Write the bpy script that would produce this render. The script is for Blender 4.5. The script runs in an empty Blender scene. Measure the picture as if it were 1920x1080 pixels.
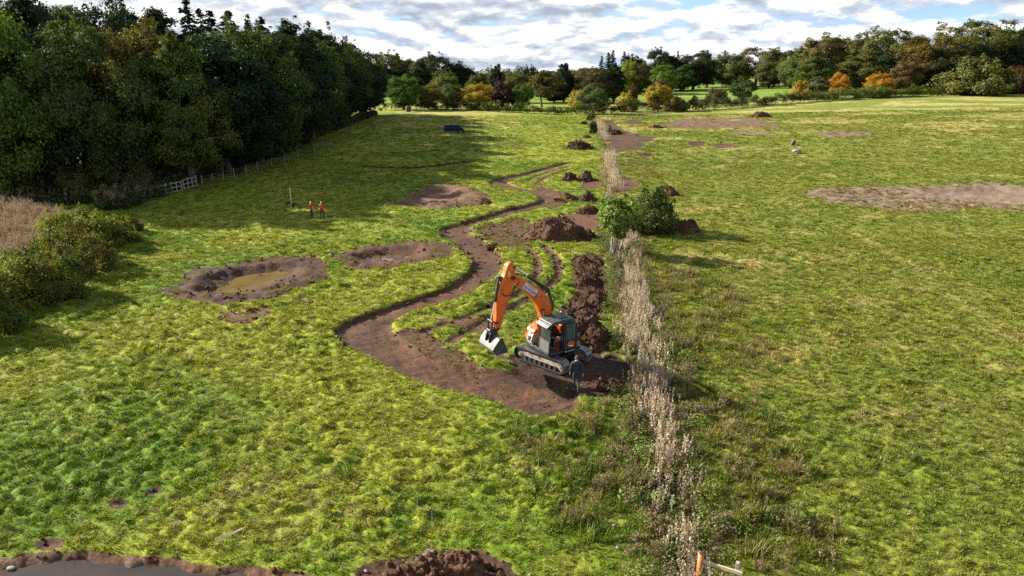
import bpy, bmesh, math, random
import numpy as np
from mathutils import Vector, Matrix
rng = np.random.default_rng(7)
random.seed(7)
scene = bpy.context.scene
COL = scene.collection
R = math.radians

# ------------------------------------------------------------------ camera, sky, sun, exposure
CAM_H, FPX, HOR = 15.0, 1280.0, 118.0
PITCH = math.atan((540 - HOR) / FPX)
cam = bpy.data.cameras.new('camera')
cam.lens = 24.0; cam.sensor_width = 36.0; cam.clip_start = 0.5; cam.clip_end = 6000
camo = bpy.data.objects.new('camera', cam); COL.objects.link(camo)
camo.location = (0, 0, CAM_H); camo.rotation_euler = (math.pi / 2 - PITCH, 0, 0)
scene.camera = camo

SUN_EL = R(27.0)
SHADOW = Vector((1.0, -0.36)).normalized()          # shadows fall to the right
world = bpy.data.worlds.new('World'); scene.world = world; world.use_nodes = True
def build_world():
    nt = world.node_tree; nt.nodes.clear(); L = nt.links.new
    def N(t, **k):
        n = nt.nodes.new(t)
        for a, b in k.items(): setattr(n, a, b)
        return n
    def M(op, a, b=None, c=None, clamp=False):
        n = N('ShaderNodeMath', operation=op, use_clamp=clamp)
        for i, v in enumerate((a, b, c)):
            if v is None: continue
            if isinstance(v, (int, float)): n.inputs[i].default_value = v
            else: L(v, n.inputs[i])
        return n.outputs[0]
    out = N('ShaderNodeOutputWorld'); bg = N('ShaderNodeBackground'); L(bg.outputs[0], out.inputs[0])
    sky = N('ShaderNodeTexSky', sky_type='NISHITA', sun_disc=False)
    sky.sun_elevation = SUN_EL
    sky.sun_rotation = math.atan2(-SHADOW.x, -SHADOW.y)
    sky.air_density = 1.2; sky.dust_density = 0.6; sky.ozone_density = 1.5
    tc = N('ShaderNodeTexCoord'); sp = N('ShaderNodeSeparateXYZ'); L(tc.outputs['Generated'], sp.inputs[0])
    zc = M('MAXIMUM', sp.outputs[2], -0.12)
    def proj(dz):
        d = M('ADD', zc, 0.29 + dz)
        c = N('ShaderNodeCombineXYZ')
        L(M('DIVIDE', sp.outputs[0], d), c.inputs[0]); L(M('DIVIDE', sp.outputs[1], d), c.inputs[1])
        c.inputs[2].default_value = 3.7
        return c.outputs[0]
    def noise(v, s, det, rough=0.55, dist=0.0, off=0.0):
        mp = N('ShaderNodeMapping'); L(v, mp.inputs[0]); mp.inputs['Location'].default_value = (off, off * .7, 0)
        n = N('ShaderNodeTexNoise'); L(mp.outputs[0], n.inputs['Vector'])
        n.inputs['Scale'].default_value = s; n.inputs['Detail'].default_value = det
        n.inputs['Roughness'].default_value = rough; n.inputs['Distortion'].default_value = dist
        return n.outputs[0]
    def ramp(v, a, b):
        n = N('ShaderNodeMapRange', interpolation_type='SMOOTHSTEP'); L(v, n.inputs[0])
        n.inputs[1].default_value = a; n.inputs[2].default_value = b
        return n.outputs[0]
    p0, p1 = proj(0.0), proj(0.011)
    a0 = M('ADD', M('MULTIPLY', noise(p0, 2.1, 9, .56, .35), 0.62), M('MULTIPLY', noise(p0, 6.4, 7, .58, .2, 5.0), 0.35))
    a1 = M('ADD', M('MULTIPLY', noise(p1, 2.1, 9, .56, .35), 0.62), M('MULTIPLY', noise(p1, 6.4, 7, .58, .2, 5.0), 0.35))
    mask = ramp(M('SUBTRACT', a0, M('MULTIPLY', ramp(zc, 0.08, 0.55), 0.07)), 0.355, 0.465)     # cloud cover thinned overhead, out of view, to weaken ambient light in the shade
    lit = M('ADD', M('MULTIPLY', M('SUBTRACT', a0, a1), 6.5), 0.55, clamp=True)     # sunlit tops, grey bases
    thick = ramp(a0, 0.46, 0.66)
    shade = M('SUBTRACT', lit, M('MULTIPLY', thick, 0.22), clamp=True)
    cr = N('ShaderNodeValToRGB'); L(shade, cr.inputs[0])
    e = cr.color_ramp.elements
    e[0].position = 0.0; e[0].color = (0.125, 0.145, 0.175, 1)
    e[1].position = 0.85; e[1].color = (0.40, 0.40, 0.395, 1)
    m1 = cr.color_ramp.elements.new(0.42); m1.color = (0.215, 0.23, 0.25, 1)
    hi = N('ShaderNodeVectorMath', operation='ADD'); L(tc.outputs['Generated'], hi.inputs[0]); hi.inputs[1].default_value = (0, 0, .22); L(hi.outputs[0], sky.inputs[0])
    sc = N('ShaderNodeVectorMath', operation='SCALE'); L(sky.outputs[0], sc.inputs[0]); sc.inputs[3].default_value = 0.075
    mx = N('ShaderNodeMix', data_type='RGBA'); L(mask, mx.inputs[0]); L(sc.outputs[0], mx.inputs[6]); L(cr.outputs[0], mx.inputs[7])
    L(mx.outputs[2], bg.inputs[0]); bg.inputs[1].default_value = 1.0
build_world()
sl = bpy.data.lights.new('sun', 'SUN'); sl.energy = 5.0; sl.angle = R(0.53); sl.color = (1.0, 0.93, 0.80)
so = bpy.data.objects.new('sun', sl); COL.objects.link(so); so.location = (-60, 20, 80)
sd = Vector((SHADOW.x * math.cos(SUN_EL), SHADOW.y * math.cos(SUN_EL), -math.sin(SUN_EL)))
so.rotation_euler = sd.to_track_quat('-Z', 'Y').to_euler()
vs = scene.view_settings
vs.view_transform = 'Standard'; vs.look = 'None'; vs.gamma = 1.0; vs.use_curve_mapping = False
vs.exposure = 1.85
scene.cycles.use_denoising = False
scene.cycles.max_bounces = 6; scene.cycles.diffuse_bounces = 3; scene.cycles.transmission_bounces = 4
scene.cycles.transparent_max_bounces = 4; scene.cycles.glossy_bounces = 2

# ------------------------------------------------------------------ noise and polygon helpers
_pr = np.random.default_rng(99)
_PERM = np.tile(_pr.permutation(1024), 3).astype(np.int32)
_GA = _pr.uniform(0, 2 * math.pi, 1024)
_GX = np.cos(_GA).astype(np.float32); _GY = np.sin(_GA).astype(np.float32)
def noise2(x, y, seed=0):
    x, y = np.broadcast_arrays(np.asarray(x, float), np.asarray(y, float))
    ix = np.floor(x); iy = np.floor(y); fx = (x - ix).astype(np.float32); fy = (y - iy).astype(np.float32)
    ix = ix.astype(np.int32); iy = iy.astype(np.int32)
    u = fx * fx * fx * (fx * (fx * 6 - 15) + 10); v = fy * fy * fy * (fy * (fy * 6 - 15) + 10)
    h0_ = _PERM[(ix + seed * 37) & 1023]; h1_ = _PERM[(ix + 1 + seed * 37) & 1023]
    j0 = (iy + seed * 11) & 1023; j1 = (iy + 1 + seed * 11) & 1023
    def g(h, j, a, b):
        k = _PERM[h + j]
        return _GX[k] * (fx - a) + _GY[k] * (fy - b)
    n0 = g(h0_, j0, 0, 0); n0 = n0 + u * (g(h1_, j0, 1, 0) - n0)
    n1 = g(h0_, j1, 0, 1); n1 = n1 + u * (g(h1_, j1, 1, 1) - n1)
    return (n0 + v * (n1 - n0)) * np.float32(1.5)
def fbm(x, y, s, o=3, seed=0, gain=.5):
    r = 0; a = 1.0; t = 0
    for k in range(o):
        r = r + a * noise2(np.asarray(x) / s * 2 ** k + 17.3 * k, np.asarray(y) / s * 2 ** k - 9.1 * k, seed + k); t += a; a *= gain
    return r / t
def S(t, a=0., b=1.):
    t = np.clip((np.asarray(t, float) - a) / (b - a), 0, 1); return t * t * (3 - 2 * t)
def h0(x, y):                                        # the broad lie of the land
    x = np.asarray(x, float); y = np.asarray(y, float)
    return 3.4 * S(x, 20, 190) * S(y, 70, 270) + 16 * S(x, 190, 420) * S(y, 300, 620) - .021 * np.maximum(y - 430, 0) * S(y, 430, 600)
def P(px, py, z=None):
    u = (px - 960) / FPX; v = (py - 540) / FPX
    dx = u; dy = math.cos(PITCH) - v * math.sin(PITCH); dz = -math.sin(PITCH) - v * math.cos(PITCH)
    zz = 0.0 if z is None else z
    for k in range(12 if z is None else 1):
        t = (zz - CAM_H) / dz
        if z is None: zz = zz * .4 + .6 * float(h0(dx * t, dy * t))
    return (dx * t, dy * t)
def PP(pts, z=None): return np.array([P(a, b, z) for a, b in pts])
def at_dist(px, d): return ((px - 960) / FPX * (d * math.cos(PITCH) + CAM_H * math.sin(PITCH)), d)
def top_z(py, d):                                    # height of something seen at row py at distance d
    a = math.atan((py - 540) / FPX) + PITCH
    return CAM_H - d * math.tan(a)
def poly_sd(x, y, poly, margin=6.0, closed=True):
    """signed distance, positive inside (closed) or minus distance to a line (open)"""
    out = np.full(x.shape, -margin)
    lo = poly.min(0) - margin; hi = poly.max(0) + margin
    m = (x > lo[0]) & (x < hi[0]) & (y > lo[1]) & (y < hi[1])
    if not m.any(): return out
    X = x[m]; Y = y[m]; d2 = np.full(X.shape, 1e9); ins = np.zeros(X.shape, bool)
    n = len(poly)
    for i in range(n if closed else n - 1):
        a = poly[i]; b = poly[(i + 1) % n]; e = b - a; L2 = max(e @ e, 1e-9)
        t = np.clip(((X - a[0]) * e[0] + (Y - a[1]) * e[1]) / L2, 0, 1)
        d2 = np.minimum(d2, (X - a[0] - t * e[0]) ** 2 + (Y - a[1] - t * e[1]) ** 2)
        if closed and a[1] != b[1]:
            c = ((a[1] > Y) != (b[1] > Y)) & (X < (b[0] - a[0]) * (Y - a[1]) / (b[1] - a[1]) + a[0])
            ins ^= c
    d = np.sqrt(d2); out[m] = np.maximum(np.where(ins, d, -d), -margin) if closed else -d
    return out
def smooth_poly(p, closed=True, it=2):
    for k in range(it):                              # Chaikin
        q = np.roll(p, -1, 0) if closed else p[1:]
        b = p if closed else p[:-1]
        r = np.empty((len(b) * 2, 2)); r[0::2] = b * .75 + q * .25; r[1::2] = b * .25 + q * .75
        p = r if closed else np.vstack([p[:1], r, p[-1:]])
    return p

# ------------------------------------------------------------------ layout of the ground (photo pixel -> ground)
CH = [(1084,301.5),(1057,304),(1022,312),(984.5,322),(946.6,329),(926,333.5),(918,339),(920,346),(941,352),(970,357),(999,362),(1016,368.5),(1010.8,376.4),
 (984.5,384.6),(955,390),(926,399),(897,408.5),(862,418),(830,425.4),(821,432.7),(830,443),(850,451.6),(862,463),(873.7,475),(887,485),(888,492.5),(879.6,507),
 (865,518.7),(844.5,533),(809.6,548),(772,559.6),(730,573.7),(684.6,588.8),(648,604),(628.7,619),(633,634),(651,649),(690.6,667),(730,688.5),(769,706.6),
 (826.6,726),(890,740),(926,750),(956.5,762.5),(978,773),(1023,777.6),(1071,770),(1083,752),(1080,740),(1047,722),(1029,709.6),(977.6,696),(902,691.5),
 (857,688.5),(829.6,681),(796,667),(769,652),(748,637),(733,622),(730,610),(742,598),(769,586),(811.5,573.7),(857,558.5),(896,537.4),(926,519),(941,495),
 (938,475),(923,463),(900,448.7),(879.5,437),(879.5,425),(906,416.6),(941,408),(984.6,397.7),(1022.5,387.5),(1043,378.7),(1049,370),(1043,364.7),(1014,358),
 (984.6,352.5),(958,346.7),(949.6,342),(964,335),(996,324.8),(1028,317.5),(1057.5,308.7)]
CH = PP(CH)
DITCH = PP([(1302,1100),(1285,1020),(1265,950),(1248,860),(1238,790),(1225,720),(1207,640),(1192,570),(1182,500),(1168,450),(1156,380),(1146,330),(1142,300),(1135,265),(1122,232),(1113,216)])
def ditch_x(y): return np.interp(y, DITCH[:, 1], DITCH[:, 0])
POND = [  # outer rim, bottom, rim height, bottom level, tone
 (PP([(298,551),(309,541),(341,533),(343,520),(364,505.6),(419,496),(487,484.6),(538,478),(587,480),(619,489.4),(622,507),(603,525),(554,539.5),(525,555.6),(480,567),(425,571),(361,567),(312,560.5)]),
  PP([(405,541),(425,531.4),(448,518.5),(474,512),(525,510.4),(500,522),(474,531.4),(441,539)], -.25), .07, -.50, .76),
 (PP([(612.6,476.5),(632,473),(667.5,462),(716,454),(780.5,448.4),(822.5,454),(854.8,468.4),(835,483),(796.7,492.7),(732,502),(683.6,504),(641.7,496),(622,486)]),
  PP([(690,481.4),(725.6,475),(760,474),(765,479),(732,484),(700,486)], -.3), .05, -.46, .64),
 (PP([(736.6,378.8),(760,370),(777.6,358),(806.7,346.7),(841.7,345),(882.6,349.6),(908.9,361),(929,378.8),(897,387.5),(838.8,392.8),(771.7,390.4),(745.5,384.6)]),
  PP([(777.6,370),(795,356),(836,355),(841.7,364),(809.6,374)]), .22, -.5, .36),
 (PP([(1510,365),(1532.7,354),(1583,351.6),(1622,347),(1686,348),(1778,347),(1846.6,341),(1920,350),(2000,352),(2010,392),(1920,394),(1823.7,388),(1778,397),(1709,396),(1652,391.7),(1594.6,384.8),(1537,379)]),
  PP([(1800,361),(1860,356),(1960,360),(1970,371),(1850,369)]), .06, -.4, .16),
]
SCRAPE = [  # flat bare patches: polygon, edge noise, tone, sparse grass 0..1
 (PP([(1240,231),(1285,222),(1330,221),(1408,221),(1440,228),(1470,232),(1460,238),(1370,239),(1320,242),(1255,241)]), 1.6, .33, .62),
 (PP([(1520,249),(1560,246),(1620,247),(1650,251),(1610,257),(1545,257)]), 1.9, .22, .85),
 (PP([(1360,246),(1400,244),(1470,246),(1440,252),(1380,251)]), 1.2, .2, .6),
 (PP([(1288,268),(1305,263),(1325,264),(1322,272),(1300,275)]), .6, .8, .2),
 (PP([(1330,270),(1370,268),(1390,274),(1350,278)]), .7, .6, .5),
 (PP([(1128,226),(1150,224),(1162,238),(1190,252),(1232,258),(1226,264),(1206,268),(1206,276),(1190,282),(1150,288),(1136,276),(1140,255)]), 1.5, .68, .55),
 (PP([(1165,226),(1200,224),(1208,231),(1180,234)]), .6, .7, .2),
 (PP([(880,430),(930,415),(985,408),(1020,430),(1000,455),(985,470),(945,468),(905,452)]), 1.3, .62, 1.5),
 (PP([(1050,402),(1120,400),(1130,425),(1100,436),(1060,420)]), .3, .5, .0),
 (PP([(1085,352),(1098,338),(1128,334),(1132,348),(1110,356)]), .4, .55, .1),
 (PP([(1150,346),(1160,334),(1190,333),(1200,345),(1180,358),(1158,360)]), .4, .5, .1),
 (PP([(945,672),(975,660),(1010,650),(1080,645),(1120,640),(1155,662),(1180,690),(1178,730),(1130,742),(1085,742),(1050,722),(1000,712),(960,690)]), .7, .85, .12),
 (PP([(730,640),(760,620),(800,620),(830,650),(880,668),(930,690),(900,694),(840,690),(780,664)]), 1.0, .6, .72),
 (PP([(820,600),(880,585),(940,600),(950,625),(900,640),(850,632)]), 1.1, .6, .68),
 (PP([(905,655),(940,650),(960,662),(950,680),(915,672)]), .7, .7, .5),
 (PP([(1150,480),(1180,470),(1190,520),(1200,600),(1180,600),(1165,540)]), .5, .4, .8),
 (PP([(1070,480),(1132,472),(1140,530),(1140,570),(1120,610),(1048,606),(1060,575),(1080,545),(1072,510)]), .6, .8, .35),
 (PP([(1000,345),(1060,360),(1060,385),(1030,395),(1010,384)]), .6, .6, .5),
 (PP([(195,948),(225,934),(238,942),(222,958)]), .35, .7, .1), (PP([(272,920),(300,912),(306,922),(285,928)]), .3, .7, .1),
 (PP([(165,978),(200,968),(212,976),(190,990)]), .35, .7, .1), (PP([(278,952),(300,947),(308,955),(290,962)]), .3, .6, .1),
 (PP([(322,975),(343,970),(345,979),(330,982)]), .3, .5, .2), (PP([(60,1012),(125,1008),(140,1028),(80,1034)]), .35, .7, .2),
 (PP([(400,585),(470,575),(520,570),(510,595),(440,610),(405,605)]), 1.0, .5, .7), (PP([(560,560),(590,562),(585,578),(565,575)]), .6, .6, .5),
 (PP([(655,1062),(700,1050),(760,1040),(830,1028),(900,1030),(960,1055),(980,1110),(650,1110)]), .4, .75, .05),
 (PP([(1360,224),(1380,223),(1396,225),(1372,227)]), .3, .02, 0.),
]
RUT = [  # polyline, half width, depth, sparse
 (smooth_poly(PP([(988,462),(1004,478),(1011,500),(1002,525),(970,552),(920,575),(860,598),(800,622)]), False), .42, .13, .30),
 (smooth_poly(PP([(1020,460),(1040,478),(1049,500),(1044,520),(1020,545),(970,570),(900,608),(845,640)]), False), .46, .17, .24),
 (smooth_poly(PP([(1062,312),(1035,318),(1005,328),(985,340)]), False), .5, .12, .3),
 (smooth_poly(PP([(1072,315),(1045,322),(1018,333),(1005,345)]), False), .5, .12, .3),
 (smooth_poly(PP([(702,286),(750,287),(800,284),(832,280)]), False), 1.5, .5, .0),
 (smooth_poly(PP([(680,311),(740,315),(800,312),(850,306),(885,302)]), False), 1.7, .55, .0),
 (smooth_poly(PP([(1040,303),(1062,300),(1085,296)]), False), .3, .15, .3),
]
PALE = [smooth_poly(PP(q), False) for q in ([(1488,385),(1530,402),(1580,430),(1640,462),(1690,492),(1750,540),(1830,590),(1930,660)],
        [(1590,430),(1660,470),(1720,505),(1790,560),(1880,610),(1940,640)], [(1470,350),(1500,330),(1560,300)])]
BANK = PP([(-700,1010),(-300,1035),(0,1040),(60,1036),(110,1031),(170,1026),(250,1037),(300,1040),(370,1048),(450,1058),(540,1067),(600,1080),(640,1110),(660,1300),(-1500,1300)])
TURF = [(PP([(420,620),(640,690),(860,760),(900,820),(820,930),(640,900),(500,760)]), .9, .05), (PP([(380,860),(620,850),(740,930),(700,1040),(560,1040),(400,960)]), .5, .55), (PP([(-40,740),(200,790),(330,900),(260,1000),(60,1020),(-60,1000)]), -.7, 0),
        (PP([(700,930),(800,880),(850,940),(780,1000),(720,1020)]), -.9, 0), (PP([(350,700),(520,760),(470,840),(330,800)]), -.6, .1), (PP([(1500,480),(1700,470),(1900,560),(1920,700),(1700,640),(1560,560)]), .5, .15), (PP([(1600,760),(1800,720),(1930,800),(1920,900),(1700,880)]), .4, .25), (PP([(1280,300),(1500,290),(1640,310),(1500,330),(1320,330)]), -.7, 0), (PP([(300,400),(450,410),(560,430),(520,470),(380,470)]), .7, .1)]
WEED = [(PP([(925,790),(960,765),(1010,785),(1085,765),(1180,740),(1215,800),(1230,880),(1250,980),(1280,1110),(1080,1110),(1020,960),(960,860)]), .75),
        (PP([(1225,500),(1330,510),(1420,580),(1440,660),(1400,700),(1470,800),(1540,900),(1600,1110),(1310,1110),(1290,960),(1265,820),(1240,700),(1215,600)]), .95),
        (PP([(1165,290),(1215,280),(1240,330),(1260,360),(1200,345),(1170,320)]), .8),
        (PP([(1135,430),(1170,440),(1190,560),(1230,700),(1245,800),(1200,760),(1165,640),(1140,520)]), .75),
        (PP([(1210,395),(1280,420),(1320,450),(1260,450),(1215,440)]), .35),
        (PP([(870,262),(940,258),(1000,270),(960,280),(890,276)]), .35),
        (PP([(1360,560),(1450,590),(1480,700),(1400,720),(1340,640)]), .45)]

KA = .68                                             # albedo scale shared by the plants
def ground(x, y, fine=True):
    """height, soil (metres inside bare soil), tone (0 dry .. 1 dark), grass colour, weed density"""
    x = np.asarray(x, float); y = np.asarray(y, float)
    z = h0(x, y) + .22 * fbm(x, y, 28, 2, 3)
    soil = np.full(x.shape, -3.0); tone = np.full(x.shape, .5); keep = np.zeros(x.shape)
    near = y < 320
    en = fbm(x, y, .8, 3, 11); en2 = fbm(x, y, 2.2, 3, 14)
    # meandering channel: flat floor cut about a third of a metre into the turf
    cd = poly_sd(x, y, CH) + .13 + .10 * en
    cut = S(cd, -.03, .22)
    z = z - cut * (.27 + .05 * fbm(x, y, 1.6, 2, 21) + .05 * noise2(x * 2.4 + y * 1.1, y * .35 - x * .2, 5) + .05 * fbm(x, y, .38, 3, 25, .65))
    streak = noise2((x * .9 + y * .45) * .45, (y * .9 - x * .45) * 3.2, 35) + .6 * noise2((x * .8 - y * .6) * .5, (y * .8 + x * .6) * 4.5, 37)
    z = z + .035 * streak * cut
    soil = np.maximum(soil, cd); tone = np.where(cd > 0, .66 + .30 * fbm(x, y, 2.5, 3, 31) + .16 * streak, tone)
    lip = np.exp(-((cd + .22) / .2) ** 2) * .03
    z = z + lip * (1 + en)
    # dug craters with a rim of spoil
    wide = fbm(x, y, 4.5, 2, 41)
    for rim, bot, rh, bl, tn in POND:
        so_ = poly_sd(x, y, rim) + .75 * en2 + .30 * en + .7 * wide
        db = np.maximum(-poly_sd(x, y, bot, 30.), 0) + np.where(poly_sd(x, y, bot, 30.) > 0, 0, 0)
        t = np.where(so_ > 0, so_ / (so_ + db + 1e-6), 0)
        rough = .26 * fbm(x, y, .7, 4, 44, .7) + .14 * en + .10 * wide + .05 * np.abs(noise2(x * 1.9 + y * .5, y * .5, 47))
        pr = rh * (1 + .9 * wide) * np.sin(np.pi * np.clip(t / .7, 0, 1)) + (bl) * S(t, .38, .97)
        z = np.where(so_ > 0, z + pr * S(so_, 0, .8) + rough * S(so_, 0, 1.0) * (1 - .6 * S(t, .85, 1)), z)
        soil = np.maximum(soil, so_); tone = np.where(so_ > 0, tn + .22 * en2 - .25 * S(t, .5, .9) * S(-(x - bot[:, 0].mean()), -6, 0) * 0, tone)
        keep = np.where((so_ > 0) & (t < .45), np.maximum(keep, 1.0 * S(fbm(x, y, 1.4, 2, 51), .04, .26) + (.6 if tn < .2 else 0) + (.2 if .3 < tn < .4 else 0)), keep)
    for poly, ea, tn, sp in SCRAPE:
        s_ = poly_sd(x, y, poly) + ea * (en2 * 1.2 + .5 * en) - sp * .35 * np.abs(fbm(x, y, .9, 3, 61)) * 4
        inside = s_ > 0
        z = np.where(inside, z - .06 * S(s_, 0, .3) + .07 * fbm(x, y, .45, 3, 71), z)
        soil = np.maximum(soil, s_); tone = np.where(inside, tn + .2 * en2, tone); keep = np.where(inside, np.maximum(keep, sp * .5), keep)
    for line, hw, dp, sp in RUT:
        d = poly_sd(x, y, line, 3., False) + hw + .25 * en
        s_ = d - sp * 1.1 * np.abs(en2)
        z = z - dp * S(d, -.05, .22)
        soil = np.maximum(soil, s_); tone = np.where(s_ > 0, (.58 if sp > 0 else .95) + .25 * en, tone)
    # bank of the pool at the near left
    bd = poly_sd(x, y, BANK, 8.) + .32 * en2 + .22 * en
    z = z - .85 * S(bd, -.1, 1.35) + .12 * np.where(bd > 0, fbm(x, y, .3, 4, 81, .7), 0) * (bd < 2)
    soil = np.maximum(soil, np.where(bd > -.1, bd + .05, -3)); tone = np.where(bd > -.05, .52 + .5 * en, tone)
    # ditch
    dd = -poly_sd(x, y, DITCH, 6., False)
    z = z - .42 * np.exp(-(dd / .75) ** 2)
    # turf: tussocks and hollows
    g = S(-soil, .0, .35)
    hx = x + .3 * en2; tus = fbm(hx * .85, y * 1.35, .60, 3, 91)
    lump = np.clip(tus * 2.0 + .24, 0, 1.3)
    big = .22 + .78 * S(fbm(x, y, 7, 3, 95), -.32, .28)
    left = x < ditch_x(np.clip(y, 16, 230))
    amp = np.where(left, .23, .15) * big * S(y, 230, 60)
    z = z + g * (amp * lump + .05 * fbm(x, y, .3, 2, 97) + .10 * fbm(x, y, 2.6, 2, 99))
    # grass colour
    n1 = fbm(x, y, 16, 3, 101); n2 = fbm(x, y, 4.2, 3, 105); n3 = fbm(x, y, 1.1, 3, 109); n0 = fbm(x, y * 3.0, 30, 2, 113)
    lush = np.array([.108, .196, .010]); yel = np.array([.262, .300, .026]); olive = np.array([.160, .184, .026]); straw = np.array([.46, .40, .150]); brown = np.array([.150, .118, .060])
    dryp = np.zeros(x.shape); brn = np.zeros(x.shape)
    for q, a, b in TURF:
        w = S(poly_sd(x, y, q) + 1.6 * en2, -.8, 1.4); dryp = dryp + a * w; brn = np.maximum(brn, b * w)
    c = lush[None] + (yel - lush)[None] * S(n1 * .6 + n2 * .32 + n3 * .26 + lump * .14 + .06 + .30 * dryp, -.34, .40)[:, None]
    ro = (~left) * S(y, 400, 250) * .75 + .15
    c = c + (olive[None] - c) * (np.clip(ro + .35 * n2, 0, 1) * .72)[:, None]
    pale = np.clip(S(y, 120, 190) * S(x, -45, -30) * S(-x, -25, 10) * 1.0 + (~left) * S(y, 110, 200) * .8 * S(n0 + .25 * n1, -.25, .3), 0, 1) * (y < 300)
    c = c * np.where(left, 1.0, np.where(y < 270, .97, 1.0))[:, None]
    c = c + (brown[None] * 1.25 - c) * (brn * S(n3 + .5 * n2, -.2, .35))[:, None]
    st = S(n2 * .7 + n3 * .5 + n0 * .5 - .36 + .20 * (~left) + .55 * pale, 0, .42) * .75
    for q in PALE:
        st = np.maximum(st, S(poly_sd(x, y, q, 3., False) + .34 + .34 * en, 0, .4) * (.35 + .4 * S(n2, -.3, .3)))
    c = c + (straw[None] - c) * st[:, None]
    far = y > 285 - .0 * x
    c = np.where((far & (n1 > -9))[:, None], c * .0 + (np.array([.150, .245, .026]) * (1 + .35 * n1)[:, None] + np.array([.075, .06, .015]) * S(n0, -.1, .4)[:, None]), c)
    weed = np.zeros(x.shape)
    for poly, dn in WEED:
        w = dn * S(poly_sd(x, y, poly) + .9 * en2, -.4, .9) * S(n2 + .6 * en, -.35, .25)
        weed = np.maximum(weed, w)
    weed = np.maximum(weed, .95 * np.exp(-(dd / 1.3) ** 2)) * (soil < .05) * (1 - S(np.hypot(x - 6.0, y - 16.6), 2.0, 1.2))
    c = c + (brown[None] - c) * (weed * .55 * S(n3 + .3, -.1, .5))[:, None]
    return z, soil, tone, c * KA, weed, keep, bd, dd
def gz(x, y): return float(ground(np.array([x]), np.array([y]))[0][0])
def gz_soft(x, y): return float(h0(x, y)) + .22 * float(fbm(x, y, 28, 2, 3))

# ------------------------------------------------------------------ object helpers
def link(o, parent=None):
    COL.objects.link(o)
    if parent is not None: o.parent = parent
    return o
def tag(o, label, cat, group=None, kind=None):
    if label: o['label'] = label
    if cat: o['category'] = cat
    if group: o['group'] = group
    if kind: o['kind'] = kind
    return o
def empty(name, loc, rz=0, label=None, cat=None, group=None):
    o = bpy.data.objects.new(name, None); o.empty_display_size = .2; link(o)
    o.location = loc; o.rotation_euler = (0, 0, rz)
    return tag(o, label, cat, group)
def np_mesh(name, v, f, mat=None, smooth=False, attrs=None):
    """v (n,3), f (m,3|4) arrays"""
    me = bpy.data.meshes.new(name); v = np.asarray(v, np.float32); f = np.asarray(f, np.int32)
    me.vertices.add(len(v)); me.vertices.foreach_set('co', v.ravel())
    k = f.shape[1]; me.loops.add(f.size); me.loops.foreach_set('vertex_index', f.ravel())
    me.polygons.add(len(f)); me.polygons.foreach_set('loop_start', np.arange(0, f.size, k, dtype=np.int32))
    me.update(calc_edges=True)
    me.polygons.foreach_set('use_smooth', np.full(len(f), smooth))
    for nm, (ty, dom, data) in (attrs or {}).items():
        a = me.attributes.new(nm, ty, dom)
        a.data.foreach_set('color' if 'COLOR' in ty else ('vector' if 'VECTOR' in ty else 'value'), np.asarray(data).astype(np.int32 if ty == 'INT' else np.float32).ravel())
    if mat: me.materials.append(mat)
    return me
class MB:
    def __init__(s): s.v = []; s.f = []; s.m = []
    def add(s, v, f, m=0):
        b = len(s.v); s.v += [tuple(a) for a in v]; s.f += [tuple(i + b for i in q) for q in f]; s.m += [m] * len(f); return s
    def box(s, x0, x1, y0, y1, z0, z1, m=0):
        return s.add([(x0,y0,z0),(x1,y0,z0),(x1,y1,z0),(x0,y1,z0),(x0,y0,z1),(x1,y0,z1),(x1,y1,z1),(x0,y1,z1)],
                     [(0,3,2,1),(4,5,6,7),(0,1,5,4),(1,2,6,5),(2,3,7,6),(3,0,4,7)], m)
    def prism(s, poly, y0, y1, axis='y', m=0):
        """poly in (x,z) extruded along y, or (x,y) along z"""
        n = len(poly)
        if axis == 'y': v = [(a, y0, b) for a, b in poly] + [(a, y1, b) for a, b in poly]
        else: v = [(a, b, y0) for a, b in poly] + [(a, b, y1) for a, b in poly]
        f = [tuple(range(n - 1, -1, -1)), tuple(range(n, 2 * n))] + [(i, (i + 1) % n, n + (i + 1) % n, n + i) for i in range(n)]
        return s.add(v, f, m)
    def tube(s, pts, r, n=8, m=0, cap=True):
        pts = [Vector(p) for p in pts]; rs = r if isinstance(r, (list, tuple)) else [r] * len(pts)
        v = []; f = []
        up = None
        for i, p in enumerate(pts):
            t = (pts[min(i + 1, len(pts) - 1)] - pts[max(i - 1, 0)]).normalized()
            if up is None: up = t.orthogonal().normalized()
            up = (up - t * up.dot(t)).normalized(); b = t.cross(up)
            for k in range(n):
                a = 2 * math.pi * k / n; v.append(p + (up * math.cos(a) + b * math.sin(a)) * rs[i])
        for i in range(len(pts) - 1):
            for k in range(n): f.append((i * n + k, i * n + (k + 1) % n, (i + 1) * n + (k + 1) % n, (i + 1) * n + k))
        if cap: f.append(tuple(range(n - 1, -1, -1))); f.append(tuple(range((len(pts) - 1) * n, len(pts) * n)))
        return s.add(v, f, m)
    def mesh(s, name, mats, smooth=False):
        me = bpy.data.meshes.new(name); me.from_pydata(s.v, [], s.f)
        for mt in (mats if isinstance(mats, (list, tuple)) else [mats]): me.materials.append(mt)
        me.polygons.foreach_set('material_index', s.m)
        bm = bmesh.new(); bm.from_mesh(me); bmesh.ops.recalc_face_normals(bm, faces=bm.faces); bm.to_mesh(me); bm.free()
        if smooth: me.polygons.foreach_set('use_smooth', [True] * len(me.polygons))
        me.update(); return me
    def build(s, name, mats, parent=None, bevel=0, smooth=False, seg=2):
        o = bpy.data.objects.new(name, s.mesh(name, mats, smooth)); link(o, parent)
        if bevel:
            b = o.modifiers.new('bevel', 'BEVEL'); b.width = bevel; b.segments = seg; b.limit_method = 'ANGLE'; b.angle_limit = R(35)
        return o

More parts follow.
